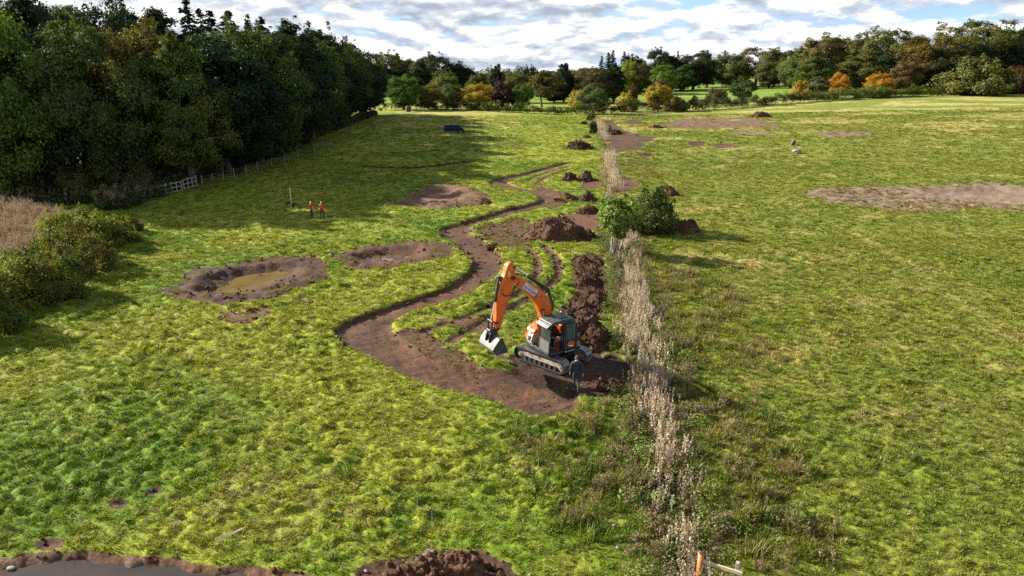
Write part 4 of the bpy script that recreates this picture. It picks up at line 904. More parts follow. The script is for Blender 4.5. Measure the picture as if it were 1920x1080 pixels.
# ---- trees beyond the far hedge and round the park
FAR = [
 ('oak', 722, 330, 102, 60, 'olive', .1, 'pale topped tree just right of the left wood against the sky'), ('conifer', 749, 340, 104, 18, 'conifer', 0, 'single dark conifer tip left of the wooded mound'),
 ('oak', 765, 330, 108, 50, 'olive', .35, 'brownish tree on the wooded mound left of the amber one'), ('oak', 790, 325, 111, 50, 'brown', .5, 'amber tinted tree on the wooded mound'), ('oak', 820, 320, 106, 62, 'dark', .1, 'tallest round tree on the wooded mound'),
 ('oak', 848, 318, 116, 54, 'dark', .05, 'dark tree right of the tallest on the wooded mound'), ('oak', 868, 316, 122, 46, 'dark', 0, 'dark tree on the right shoulder of the wooded mound'), ('oak', 742, 320, 130, 50, 'dark', .2, 'shaded tree low on the left of the wooded mound'), ('tall', 878, 310, 150, 36, 'dark', 0, 'low dark tree at the right foot of the wooded mound'),
 ('oak', 758, 236, 141, 58, 'bright', 0, 'bright green round tree left of the van beyond the field'), ('oak', 803, 240, 158, 36, 'olive', .5, 'yellowing round tree next right of the bright green one'), ('oak', 830, 262, 134, 44, 'grey', .1, 'greyish tree behind the yellowing round tree'),
 ('oak', 838, 250, 140, 40, 'bright', .2, 'yellow green crown above the grey olive tree'), ('oak', 850, 238, 158, 36, 'grey', .15, 'thin grey olive tree between the two yellowing trees'), ('oak', 893, 238, 159, 56, 'yellow', .2, 'broad yellow green tree behind the hedge above the van'),
 ('oak', 917, 246, 160, 24, 'orange', 0, 'orange crown at the right shoulder of the broad yellow green tree'), ('oak', 944, 234, 153, 34, 'purple', 0, 'dark purple leaved tree behind the hedge'), ('oak', 976, 236, 160, 38, 'bright', 0, 'bright green tree right of the purple one'),
 ('oak', 893, 290, 139, 42, 'green', .1, 'dark green tree behind the broad yellow green tree'), ('tall', 929, 285, 121, 28, 'conifer', 0, 'tall ragged evergreen above the purple tree'), ('oak', 968, 280, 134, 50, 'olive', .1, 'olive tree behind the bright green and purple trees'),
 ('oak', 995, 310, 127, 26, 'dark', 0, 'small dark crown left of the slim trunked tree'), ('stem', 1016, 252, 134, 44, 'olive', .25, 'slim tree with a bare pale trunk beyond the hedge'), ('oak', 1040, 330, 134, 34, 'grey', 0, 'pale distant crown right of the slim trunked tree'),
 ('tall', 1057, 288, 117, 32, 'conifer', 0, 'tall dark evergreen in the middle of the far trees'), ('oak', 1083, 300, 131, 40, 'olive', .1, 'rounded grey green crown right of the tall middle evergreen'), ('oak', 1040, 285, 165, 40, 'dark', 0, 'low dark tree standing at the foot of the tall middle evergreen'),
 ('oak', 1128, 272, 128, 66, 'dark', .3, 'large dark olive tree behind the grey green willow'), ('tall', 1150, 276, 124, 40, 'dark', 0, 'dark upright tree at the right of the large olive tree'), ('lowtree', 1085, 240, 166, 34, 'yellow', 0, 'yellow leaved shrub left of the grey green willow'),
 ('oak', 1112, 216, 160, 50, 'grey', 0, 'grey green willow like tree at the end of the weed line'),
 ('conifer', 1126, 360, 107, 14, 'conifer', 0, 'leftmost of three conifer spires above the middle trees'), ('conifer', 1138, 360, 101, 16, 'conifer', 0, 'middle of three conifer spires above the middle trees'), ('conifer', 1146, 365, 97, 17, 'conifer', 0, 'rightmost and tallest of three conifer spires above the middle trees'),
 ('conifer', 1167, 370, 99, 17, 'conifer', 0, 'broad lone conifer spire right of the three spires'), ('oak', 1174, 345, 117, 30, 'lime', .4, 'yellow lime coloured tree below the lone conifer spire'), ('oak', 1200, 345, 116, 40, 'olive', .3, 'olive amber tree right of the lime coloured one'),
 ('oak', 1186, 372, 103, 30, 'dark', 0, 'dark crown between the lone conifer and the tall round woods'), ('oak', 1222, 372, 96, 50, 'dark', .1, 'tall round dark tree at the left of the far right woods'), ('oak', 1252, 375, 102, 44, 'dark', 0, 'dark tree behind the bright green one beyond the park'), ('conifer', 1266, 380, 97, 12, 'conifer', 0, 'small conifer tip above the bright green park tree'),
 ('oak', 1298, 378, 97, 58, 'dark', .15, 'big dark tree at the back of the park left of the tall airy oak'), ('oak', 1245, 335, 123, 38, 'bright', 0, 'bright green tree standing out before the dark park woods'), ('tall', 1276, 360, 122, 36, 'green', 0, 'soft green tree right of the bright green park tree'),
 ('lowtree', 1185, 262, 152, 17, 'redbrown', 0, 'dark red brown small tree behind the yellow hedge tree'), ('lowtree', 1175, 226, 172, 38, 'yellow', .3, 'yellow amber tree in the hedge right of the willow'), ('oak', 1233, 228, 158, 44, 'yellow', .1, 'golden yellow rounded tree in the hedge'),
 ('lowtree', 1236, 262, 143, 34, 'brown', 0, 'brown leaved tree behind the golden yellow one'), ('lowtree', 1266, 224, 178, 38, 'olive', .6, 'low yellow green tree right of the golden one in the hedge'), ('lowtree', 1301, 258, 178, 15, 'brown', 0, 'tiny brown bush on the park grass'),
 ('lowtree', 1343, 262, 163, 40, 'brown', .1, 'dark domed bush alone on the park grass'), ('stem', 1390, 246, 147, 38, 'green', 0, 'neat green tree with a short trunk on the park grass'),
 ('oak', 1325, 400, 106, 44, 'green', .1, 'first round tree of the line at the back of the park'), ('oak', 1368, 395, 104, 56, 'olive', .2, 'broad olive tree at the back of the park'), ('conifer', 1353, 410, 96, 12, 'conifer', 0, 'dark tip over the line at the back of the park'),
 ('airy', 1415, 400, 90, 60, 'brown', .3, 'tall airy oak with sky showing through its top'), ('oak', 1450, 385, 90, 44, 'olive', .1, 'tall olive tree right of the airy oak'), ('oak', 1440, 370, 118, 40, 'green', .2, 'lower green tree in front of the tall olive one'), ('oak', 1480, 360, 95, 44, 'olive', .1, 'tree rising where the park wood steps up'),
 ('tall', 1502, 330, 87, 50, 'green', .15, 'upright tree at the left of the high right wood'), ('oak', 1535, 325, 64, 72, 'olive', .3, 'high crowned tree topping the left of the right wood'), ('oak', 1585, 322, 68, 64, 'olive', .2, 'olive brown tree behind the orange one'), ('tall', 1520, 300, 105, 52, 'green', .1, 'leafy green tree behind the small yellow hedge tree'),
 ('airy', 1625, 315, 58, 72, 'olive', .25, 'left of the two ragged topped dark trees in the right wood'), ('airy', 1660, 312, 57, 76, 'green', .3, 'right of the two ragged topped dark trees in the right wood'), ('tall', 1610, 300, 95, 60, 'olive', .1, 'olive tree low between the orange trees and the right wood'), ('oak', 1665, 300, 95, 66, 'dark', .1, 'dark tree base behind the yellow orange tree'),
 ('airy', 1740, 312, 52, 90, 'olive', .3, 'wide brown green tree with an open top in the right wood'), ('oak', 1715, 296, 78, 100, 'olive', .45, 'massive brown olive tree in the middle of the right wood'), ('oak', 1690, 286, 112, 54, 'brown', .4, 'russet tree beside the yellow orange one'), ('oak', 1765, 290, 92, 84, 'dark', .25, 'dark rounded tree left of the olive hawthorn'),
 ('airy', 1822, 325, 39, 96, 'green', .3, 'highest ragged oak near the right frame edge'), ('tall', 1858, 320, 55, 76, 'conifer', 0, 'dark spreading evergreen right of the highest oak'), ('oak', 1800, 310, 80, 80, 'dark', .1, 'dark tree filling in behind the olive hawthorn'), ('oak', 1900, 400, 52, 76, 'green', .1, 'hill tree at the right frame edge'), ('oak', 1880, 385, 62, 60, 'dark', 0, 'dark hill tree left of the frame edge'), ('oak', 1935, 390, 40, 80, 'dark', 0, 'hill tree cut by the right frame edge'),
 ('lowtree', 1885, 350, 80, 24, 'lime', 0, 'pale yellow green tree on the right hill'), ('lowtree', 1498, 268, 150, 36, 'yellow', .1, 'yellow tree in the right hedge, leftmost of the autumn ones'), ('stem', 1532, 268, 145, 38, 'grey', 0, 'small grey green tree between the yellow and orange ones'), ('oak', 1570, 272, 137, 40, 'orange', 0, 'vivid orange tree in the right hedge'),
 ('lowtree', 1548, 266, 166, 36, 'yellow', 0, 'low yellow shrub at the foot of the vivid orange tree'), ('oak', 1648, 272, 139, 50, 'orange', .4, 'orange and yellow tree left of the russet tree'), ('lowtree', 1636, 268, 155, 56, 'lime', .3, 'yellow green shrub under the orange and yellow tree'),
 ('lowtree', 1826, 268, 104, 118, 'olive', .1, 'wide olive hawthorn like tree before the right wood'), ('lowtree', 1898, 280, 120, 50, 'redbrown', .2, 'reddish brown shrub at the right frame edge'), ('lowtree', 1872, 285, 128, 30, 'olive', .2, 'pale olive shrub left of the reddish one'),
 ('oak', 900, 520, 136, 60, 'grey', 0, 'farthest pale tree in the dip of the skyline'), ('oak', 935, 540, 137, 60, 'grey', 0, 'faint distant tree behind the tall ragged evergreen'), ('oak', 1105, 480, 128, 60, 'olive', 0, 'distant tree seen left of the three conifer spires'), ('oak', 1160, 470, 122, 60, 'dark', 0, 'distant dark tree behind the lone conifer spire'), ('oak', 1010, 480, 134, 60, 'dark', 0, 'distant dark tree behind the slim trunked tree'), ('oak', 1060, 500, 134, 60, 'grey', 0, 'distant tree behind the tall middle evergreen'),
]
for kd, px, d, tp, w, tn, wm, lab in FAR: px_tree(kd, px, d, tp, w * (2.1 if kd == 'conifer' else .95 if tn == 'orange' else 1.12 if d < 300 else 1.28), tn, lab, wm, 'trees beyond the far hedge')
# ---- hedge of bushes at the near left
for k, (px, py, top, w, tn, wm, lab) in enumerate([(5, 585, 472, 150, 'hedge', .1, 'large yellow green hedge bush at the left frame edge'), (80, 570, 452, 130, 'green', .35, 'tall hedge bush second from the left frame edge'), (128, 520, 412, 130, 'olive', .45, 'brownish topped hedge bush in the middle of the left hedge'),
   (100, 490, 388, 120, 'hedge', .1, 'bright green leafy bush at the back of the left hedge'), (175, 470, 382, 110, 'hedge', .05, 'lit yellow green bush at the top of the left hedge'), (200, 462, 395, 90, 'green', .1, 'rounded hedge bush below the gate'), (-70, 640, 490, 150, 'green', .2, 'hedge bush cut by the left frame edge'), (228, 440, 396, 60, 'olive', 0, 'small end bush of the left hedge beside the gate'), (40, 545, 440, 120, 'bright', .1, 'bush between the large and the brownish hedge bushes'), (150, 440, 380, 80, 'bright', .2, 'leafy bush nearest the reeds at the top of the left hedge')]):
    x, y = P(px, py); sc = FPX / (y * math.cos(PITCH) + CAM_H * math.sin(PITCH)); y += w / sc * .3
    tree('bush', x, y, (py - top) / sc * .84, w / sc, tn, lab, 'bush', 'bushes of the left hedge', wm)
# ---- trees along the ditch
x, y = P(1218, 434); tree('lowtree', x, y, 4.5, 5.4, 'green', 'round dark green thorn bush right of the birch', 'bush', None, .15)
x, y = P(1112, 251); tree('bush', x, y, 3.3, 2.1, 'dark', 'dark upright shrub on the weed line near its far end', 'shrub')
x, y = P(1108, 226); tree('bush', x, y, 3.2, 2.6, 'olive', 'olive shrub at the very end of the weed line', 'shrub', None, .3)
def birch():
    x, y = P(1149, 478); rs = np.random.default_rng(5)
    o = empty('birch_tree', (x, y, gz(x, y) - .05), 0, 'young green tree with white trunks growing in the weed line', 'tree')
    mb = MB(); h = 4.9; C = []; RR = []
    tops = []
    for k, (dx, dy, hh) in enumerate([(0.05, 0, 3.6), (-.25, .1, 3.2), (.45, .15, 3.0), (-.5, -.1, 2.6), (.7, 0, 2.4)]):
        b = (dx * .55, dy, -.1); tp = (dx * 1.6 + .25, dy * 2, hh); pts, rr = limb_tube(b, tp, .075 if k < 2 else .045, .02, rs=rs, bend=.04, seg=6); mb.tube(pts, rr, 7); tops.append(np.array(tp))
    for k in range(74):
        d = rs.normal(size=3); d /= np.linalg.norm(d); rad = rs.uniform(.35, 1) ** .6
        C.append(np.array([.42 + d[0] * 1.7 * rad, d[1] * 1.5 * rad, 3.35 + d[2] * 1.85 * rad])); q = rs.uniform(.24, .5); RR.append(np.array([q, q, q * .8]))
    V, F, A, W = leaf_set(C, RR, 110, .095, rs, np.array([.4, 0, 2.9]))
    c = link(bpy.data.objects.new('crown', crown_mesh('crown', V, F, A, W)), o); c.color = (.115, .180, .026, 1)
    mb.build('trunk', M_BIRCHBARK, o, smooth=True)
birch()
# ---- hedgerows: one long plant each
def hedgerow(name, pts, h, w, tone, label, seed, leaf=.18, per=95, step=1.2, warm=.2):
    rs = np.random.default_rng(seed); line = PP(pts); seglen = np.hypot(*np.diff(line, axis=0).T); s = np.concatenate([[0], np.cumsum(seglen)])
    n = int(s[-1] / step); t = np.linspace(0, s[-1], n); cx = np.interp(t, s, line[:, 0]); cy = np.interp(t, s, line[:, 1])
    C = []; RR = []; x0, y0 = cx.mean(), cy.mean(); z0 = gz_soft(x0, y0)
    for a, b in zip(cx, cy):
        hh = h * (1 + .35 * float(fbm(a, b, 9, 2, seed)) + rs.normal(0, .08))
        for k in range(3):
            z = hh * rs.uniform(.2, .85); q = w * rs.uniform(.35, .55)
            C.append(np.array([a - x0 + rs.normal(0, .3 * w), b - y0 + rs.normal(0, .25 * w), gz_soft(a, b) - z0 + z])); RR.append(np.array([q, q, min(q, hh * .35)]))
    V, F, A, W = leaf_set(C, RR, per, leaf, rs, np.array([0, 0, -20.]))
    o = empty(name, (x0, y0, z0), 0, label, 'hedge'); c = link(bpy.data.objects.new('foliage', crown_mesh('foliage', V, F, A, W)), o); c.color = (*[a * .74 for a in TONES[tone]], 1 - warm)
    mb = MB()
    for a, b in list(zip(cx, cy))[::2]:
        p = (a - x0, b - y0, gz_soft(a, b) - z0 - .2); mb.tube([p, (p[0] + rs.normal(0, .4), p[1] + rs.normal(0, .3), p[2] + h * .8)], [.07, .02], 5)
    mb.build('stems', M_BARK, o)['kind'] = 'stuff'
def distant_wood():
    rs = np.random.default_rng(401); C = []; RR = []
    for k in range(620):
        x = rs.uniform(-330, 300); y = rs.uniform(445, 600); zb = gz_soft(x, y); hh = rs.uniform(7, 11) + 2.5 * float(noise2(x / 40, 3.3, 4)); q = rs.uniform(2.2, 4.0)
        for j in range(3): C.append(np.array([x + rs.normal(0, 2), y - 500 + rs.normal(0, 2), zb + hh * rs.uniform(.3, 1.0)])); RR.append(np.array([q, q, q * .8]))
    V, F, A, W = leaf_set(C, RR, 32, .75, rs, np.array([0, 0, -60.]))
    o = link(bpy.data.objects.new('distant_wood', crown_mesh('distant_wood', V, F, A, W))); o.location = (0, 500, 0); o.color = (.052, .062, .028, .95); tag(o, 'distant woodland closing the view behind the far trees', None, kind='stuff')
distant_wood()
hedgerow('hedgerow', [(726,207),(770,206),(830,207),(890,208)], 2.6, 2.2, 'dark', 'dark hedge behind the stump on the left of the far field edge', 301)
hedgerow('hedgerow', [(890,208),(960,211),(1040,214),(1100,216)], 2.6, 2.2, 'green', 'hedge running right from the purple tree to the willow', 302)
hedgerow('hedgerow', [(1120,216),(1180,213),(1250,211),(1310,207)], 3.4, 2.6, 'dark', 'thick dark hedge right of the willow below the yellow trees', 303, warm=.3)
hedgerow('hedgerow', [(1310,207),(1380,202),(1450,196),(1520,191)], 3.3, 2.8, 'dark', 'clipped hedge along the near side of the park', 304)
hedgerow('hedgerow', [(1520,191),(1600,186),(1700,182),(1800,178)], 3.6, 3.4, 'green', 'grey green bramble hedge below the right wood', 305)
hedgerow('hedgerow', [(1800,178),(1870,177),(1960,175)], 2.4, 3.0, 'dark', 'dark low hedge at the right frame edge', 306)
# ------------------------------------------------------------------ object materials
M_ORANGE = mat('orange_paint', (.80, .135, .010), .34, var=.12, scale=2.2, dirt=(.20, .095, .045), dirt_amt=.38, coat=.15)
M_BLACK = mat('black_paint', (.022, .022, .024), .45, var=.3, scale=4, dirt=(.09, .07, .055), dirt_amt=.2)
M_DARKGREY = mat('dark_grey_paint', (.055, .060, .065), .45, var=.25, scale=4, dirt=(.12, .09, .07), dirt_amt=.15)
M_GREY = mat('pale_grey_panel', (.32, .32, .305), .5, var=.2, scale=5, dirt=(.20, .15, .10), dirt_amt=.25)
M_STEEL = mat('worn_bucket_steel', (.155, .135, .112), .6, metal=.1, var=.25, scale=4, dirt=(.14, .085, .055), dirt_amt=.5)
M_TRACK = mat('track_steel', (.085, .078, .075), .5, metal=.5, var=.35, scale=9, dirt=(.075, .042, .028), dirt_amt=.45)
M_SHOEEDGE = mat('polished_grouser', (.42, .42, .44), .35, metal=.8, var=.25, scale=9)
M_MUDDY_FRAME = mat('muddy_track_frame', (.36, .30, .25), .7, var=.35, scale=4, dirt=(.10, .06, .04), dirt_amt=.45)
M_CHROME = mat('chrome_rod', (.72, .72, .74), .18, metal=1., var=.05)
M_RUBBER = mat('rubber', (.018, .018, .018), .7, var=.3)
M_WHITE = mat('white_decal', (.75, .75, .76), .5, var=.08)
M_PURPLE = mat('purple_decal', (.115, .075, .27), .5, var=.15)
M_REDLAMP = mat('red_lens', (.5, .02, .015), .3, var=.1)
M_YELLOW = mat('yellow_decal', (.75, .50, .03), .5, var=.1)
M_SKIN = mat('skin', (.52, .30, .21), .6, var=.1, scale=9)
M_HAIR_DARK = mat('dark_hair', (.055, .034, .022), .7, var=.3, scale=20)
M_HAIR_PALE = mat('pale_hair', (.62, .57, .50), .7, var=.2, scale=20)
M_NAVY = mat('navy_cloth', (.022, .028, .045), .85, var=.3, scale=7, bump=.2)
M_JEANS = mat('dark_trousers', (.026, .030, .040), .85, var=.3, scale=7, bump=.2)
M_REDJKT = mat('red_jacket', (.60, .022, .030), .7, var=.15, scale=7, bump=.2)
M_BOOT = mat('pale_muddy_boots', (.30, .26, .22), .8, var=.3, scale=9)
M_VAN = mat('navy_van_paint', (.007, .009, .055), .5, var=.1, spec=.2)
M_WOOD = mat('weathered_wood', (.36, .33, .29), .85, var=.35, scale=5, bump=.4)
M_NEWWOOD = mat('pale_sawn_wood', (.60, .47, .32), .8, var=.2, scale=5, bump=.3)
M_FENCEGREY = mat('grey_gate_rails', (.032, .034, .037), .75, var=.25, scale=5, bump=.3)
M_ORPIPE = mat('orange_clay_pipe', (.55, .17, .035), .55, var=.2, scale=4, dirt=(.30, .10, .04), dirt_amt=.3)
M_STONE = mat('grey_boulder', (.25, .235, .21), .9, var=.4, scale=3, bump=.5)
M_BAG = mat('black_bag_cloth', (.015, .016, .018), .8, var=.3)
M_FLINT = mat('white_stone', (.24, .22, .20), .85, var=.2, scale=5)
def glass_mat(name, tint, alpha):
    m, t, b = new_mat(name); b.inputs['Base Color'].default_value = (*tint, 1); b.inputs['Roughness'].default_value = .04
    b.inputs['Alpha'].default_value = alpha; b.inputs['Specular IOR Level'].default_value = .8
    return m
M_GLASS = glass_mat('cab_glass', (.03, .05, .05), .38)
M_GLASSG = glass_mat('green_cab_glass', (.05, .12, .10), .62)
M_GLASSP = glass_mat('lower_glass_glare', (.13, .14, .13), .65)  # paler tint paints the whitish sun reflection into the lower pane
M_VANGLASS = glass_mat('van_glass', (.02, .025, .03), .9)
def rounded(poly, r=.05, k=3):
    out = []; n = len(poly)
    for i in range(n):
        a, b, c = Vector(poly[i - 1]), Vector(poly[i]), Vector(poly[(i + 1) % n])
        d0 = (a - b); d1 = (c - b); q = min(r, d0.length * .45, d1.length * .45); p0 = b + d0.normalized() * q; p1 = b + d1.normalized() * q
        for j in range(k + 1):
            t = j / k; out.append(tuple(p0 * (1 - t) ** 2 + b * 2 * t * (1 - t) + p1 * t * t))
    return out
def cyl_y(mb, x, z, r, y0, y1, n=20, m=0): mb.tube([(x, y0, z), (x, y1, z)], r, n, m)

# ------------------------------------------------------------------ the excavator
def excavator():
    gzc = gz_soft(2.15, 33.2) - .02
    root = empty('excavator', (2.15, 33.2, gzc), R(-149), 'orange tracked excavator with raised bent boom and hanging wide bucket', 'excavator')
    rel = R(138 + 149)
    # undercarriage, turned away from the house
    fr = MB(); fr.box(-.55, .55, -.62, .62, .30, .62); fr.box(-.80, -.35, -.86, .86, .28, .50); fr.box(.35, .80, -.86, .86, .28, .50)
    fr.tube([(0, 0, .58), (0, 0, .86)], .56, 28)
    u = fr.build('car_body', M_BLACK, root, .02); u.rotation_euler.z = rel
    shoe = MB(); shoe.box(-.083, .083, -.24, .24, -.014, .014, 0)
    for gx in (-.055, .0, .055): shoe.box(gx - .010, gx + .010, -.235, .235, .012, .040, 1)
    shoe_me = shoe.mesh('track_shoe', [M_TRACK, M_SHOEEDGE])
    r, half, zc = .335, 1.33, .39; per = 4 * half + 2 * math.pi * r; ns = 44
    for s in (1, -1):
        tf = MB(); yy = s * .95
        tf.prism(rounded([(-1.25, .30), (1.25, .30), (1.20, .50), (.7, .56), (-.7, .56), (-1.20, .50)], .05), yy - .13, yy + .13)
        t = tf.build('track', M_MUDDY_FRAME, root, .02); t.rotation_euler.z = rel
        for k in range(ns):
            q = k / ns * per
            if q < 2 * half: x, z, a = -half + q, zc + r, 0
            elif q < 2 * half + math.pi * r: a = (q - 2 * half) / r; x, z, a = half + math.sin(a) * r, zc + math.cos(a) * r, a
            elif q < 4 * half + math.pi * r: x, z, a = half - (q - 2 * half - math.pi * r), zc - r, math.pi
            else: b = (q - 4 * half - math.pi * r) / r; x, z, a = -half - math.sin(b) * r, zc - math.cos(b) * r, math.pi + b
            if a == 0: z -= .03 * math.sin(math.pi * (x + half) / (2 * half))
            o = link(bpy.data.objects.new('track_shoe', shoe_me), t); o.location = (x, yy, z); o.rotation_euler = (0, a, 0)
        for x0, nm in ((-half, 'sprocket'), (half, 'idler')):
            w = MB(); cyl_y(w, x0, zc, .29, yy - .07, yy + .07, 24); cyl_y(w, x0, zc, .15, yy - .15, yy + .15, 16); cyl_y(w, x0, zc, .06, yy - .18, yy + .18, 10)
            w.build(nm, M_MUDDY_FRAME, t, .01)
        for k in range(7):
            w = MB(); xx = -1.0 + k * .333; cyl_y(w, xx, .20, .10, yy - .16, yy + .16, 14); w.build('track_roller', M_TRACK, t)
        for xx in (-.5, .5):
            w = MB(); cyl_y(w, xx, .63, .055, yy - .12, yy + .12, 12); w.build('carrier_roller', M_TRACK, t)
    # house
    hb = MB(); hb.box(-1.0, 1.02, -1.12, 1.05, .86, 1.0); hb.build('house_deck', M_BLACK, root, .02)
    cw = []
    for k in range(19):
        a = R(112 + k * 136 / 18); cw.append((math.cos(a) * 1.30 + .05, math.sin(a) * 1.16))
    cwp = cw + [(-.32, -1.10), (-.32, 1.08)]
    c = MB(); c.prism(cwp, .90, 1.62, 'z'); cwo = c.build('counterweight', M_ORANGE, root, .06, seg=3)
    c = MB(); c.prism([(x * .97, y * .97) for x, y in cwp], 1.62, 2.02, 'z'); hood = c.build('engine_hood', M_ORANGE, root, .12, seg=4)
    for k in range(8):
        v = MB(); z = 1.18 + k * .075; a0, a1 = R(124), R(146)
        pts = [(math.cos(a0 + (a1 - a0) * j / 4) * 1.306 + .05, math.sin(a0 + (a1 - a0) * j / 4) * 1.166, z) for j in range(5)]
        v.tube(pts, .018, 5); v.build('vent_slot', M_BLACK, cwo)
    v = MB(); v.box(-1.08, -.62, .30, .78, 2.0, 2.05); v.build('hood_grille', M_DARKGREY, hood, .02)
    v = MB(); v.tube([(-.85, -.55, 2.0), (-.85, -.55, 2.34), (-.93, -.55, 2.46)], .06, 12); v.build('exhaust_pipe', M_GREY, root)
    v = MB(); v.prism(rounded([(-.9, -.15), (-.35, -.15), (-.35, -1.0), (-.9, -1.0)], .08), 2.0, 2.10, 'z'); v.build('hood_cover', M_DARKGREY, root, .02)
    # right front tank with its curved cover
    tk = MB(); tk.prism(rounded([(-.32, 1.0), (.98, 1.0), (1.06, 1.25), (.92, 1.66), (.62, 1.90), (.25, 1.97), (-.32, 1.97)], .12, 4), -1.12, -.42); tank = tk.build('fuel_tank_cover', M_ORANGE, root, .03)
    v = MB(); v.prism(rounded([(.52, 1.02), (1.10, 1.02), (1.13, 1.22), (1.02, 1.52), (.66, 1.56)], .04), -.80, -.36); v.build('step_box', M_GREY, root, .02)
    v = MB(); v.box(.98, 1.135, -.66, -.46, 1.16, 1.40); v.build('work_lamp', M_BLACK, root, .01)
    rl = MB()
    rl.tube([(1.0, -1.02, 1.3), (1.0, -1.02, 2.28), (.92, -1.02, 2.40), (.35, -1.02, 2.42), (.28, -1.02, 2.32), (.28, -1.02, 1.95)], .02, 6); rl.tube([(.62, -1.02, 1.9), (.62, -1.02, 2.41)], .018, 6)
    rl.tube([(1.0, -.55, 1.5), (1.0, -.55, 2.42), (.94, -.55, 2.58), (.80, -.55, 2.60)], .018, 6); rl.build('handrail', M_BLACK, root)
    # cab: frame, roof, door swung back, panes, seat
    y0, y1 = .14, 1.10; cabf = MB()
    def post(a, b, w=.05): cabf.tube([a, b], w, 6)
    F0, F1, B0, B1 = (1.0, .95), (.88, 2.52), (-.50, .95), (-.46, 2.52)
    for y in (y0, y1):
        post((F0[0], y, F0[1]), (F1[0], y, F1[1])); post((B0[0], y, .95), (B1[0], y, 2.52)); post((.16, y, .95), (.16, y, 2.52), .045)
        post((F1[0], y, 2.52), (B1[0], y, 2.52)); post((F0[0], y, .95), (B0[0], y, .95), .06)
    post((.88, y0, 2.52), (.88, y1, 2.52)); post((1.0, y0, .97), (1.0, y1, .97), .06); post((-.46, y0, 2.52), (-.46, y1, 2.52)); post((.955, y0, 1.62), (.955, y1, 1.62), .03)
    cabf.box(-.52, .98, y0, y1, .86, .97)
    cab = cabf.build('cab', M_BLACK, root, .0)
    rf = MB(); rf.prism(rounded([(-.54, 2.50), (.92, 2.50), (.90, 2.60), (.60, 2.68), (-.45, 2.68), (-.56, 2.60)], .06), y0 - .04, y1 + .04); roof = rf.build('cab_roof', M_DARKGREY, root, .04)
    v = MB(); v.box(-.25, .35, y0 + .18, y1 - .18, 2.675, 2.72); v.build('roof_hatch', M_BLACK, roof, .02)
    vs_ = MB(); vs_.add([(.88, y0 - .02, 2.56), (.88, y1 + .02, 2.56), (1.16, y1 + .02, 2.42), (1.16, y0 - .02, 2.42), (.88, y0 - .02, 2.53), (.88, y1 + .02, 2.53), (1.16, y1 + .02, 2.39), (1.16, y0 - .02, 2.39)], [(0, 1, 2, 3), (7, 6, 5, 4), (0, 3, 7, 4), (1, 5, 6, 2), (2, 6, 7, 3), (0, 4, 5, 1)])
    visor = vs_.build('rain_visor', M_GREY, root, .008)
    for k in range(5):
        v = MB(); y = y0 + .10 + k * .19; v.add([(.90, y, 2.562), (.90, y + .09, 2.562), (1.0, y + .09, 2.512), (1.0, y, 2.512), (.90, y, 2.545), (.90, y + .09, 2.545), (1.0, y + .09, 2.495), (1.0, y, 2.495)], [(0, 1, 2, 3), (7, 6, 5, 4), (0, 3, 7, 4), (1, 5, 6, 2), (2, 6, 7, 3), (0, 4, 5, 1)]); v.build('visor_slot', M_BLACK, visor)
    def pane(name, q, m, parent=cab):
        n_ = (Vector(q[1]) - Vector(q[0])).cross(Vector(q[2]) - Vector(q[0])).normalized() * .006
        v = MB(); v.add([Vector(a) + n_ for a in q] + [Vector(a) - n_ for a in q], [(0, 1, 2, 3), (7, 6, 5, 4), (0, 4, 5, 1), (1, 5, 6, 2), (2, 6, 7, 3), (3, 7, 4, 0)]); return v.build(name, m, parent)
    pane('windscreen', [(.955, y0 + .05, 1.64), (.955, y1 - .05, 1.64), (.885, y1 - .05, 2.49), (.885, y0 + .05, 2.49)], M_GLASS)
    pane('lower_windscreen', [(.995, y0 + .05, 1.02), (.995, y1 - .05, 1.02), (.957, y1 - .05, 1.60), (.957, y0 + .05, 1.60)], M_GLASSP)
    pane('side_window', [(.9, y0, 1.3), (-.4, y0, 1.3), (-.4, y0, 2.48), (.84, y0, 2.48)], M_GLASS)
    pane('rear_window', [(-.49, y0 + .05, 1.5), (-.49, y1 - .05, 1.5), (-.47, y1 - .05, 2.48), (-.47, y0 + .05, 2.48)], M_GLASS)
    v = MB(); v.box(-.50, .14, y1 - .045, y1 - .005, .97, 1.55); v.build('cab_side_panel', M_BLACK, cab, .01)
    # open door folded back along the side
    dr = MB(); yd = y1 + .10
    outer = rounded([(.14, .99), (-.62, .99), (-.68, 1.5), (-.62, 2.40), (-.45, 2.52), (.12, 2.52)], .12, 4); inner = rounded([(.02, 1.62), (-.52, 1.62), (-.55, 2.36), (-.40, 2.43), (.02, 2.43)], .07, 4)
    low = [(a, b) for a, b in outer]
    dr.prism([(.14, .99), (-.62, .99), (-.68, 1.58), (.14, 1.58)], yd, yd + .05); dr.prism([(.14, 1.58), (.02, 1.58), (.02, 2.44), (.14, 2.52)], yd, yd + .05); dr.prism([(-.52, 1.58), (-.68, 1.58), (-.63, 2.40), (-.55, 2.36)], yd, yd + .05); dr.prism([(.14, 2.52), (.02, 2.43), (-.42, 2.43), (-.55, 2.34), (-.63, 2.40), (-.46, 2.52)], yd, yd + .05)
    door = dr.build('cab_door', M_BLACK, root, .008)
    pane('door_glass', [(.03, yd + .02, 1.58), (-.54, yd + .02, 1.58), (-.54, yd + .02, 2.42), (.03, yd + .02, 2.42)], M_GLASSG, door)
    v = MB(); el = [(-.26 + .22 * math.cos(a), 1.33 + .17 * math.sin(a)) for a in np.linspace(0, 2 * math.pi, 20, endpoint=False)]; v.prism(el, yd + .045, yd + .056); v.build('door_window', M_ORANGE, door)
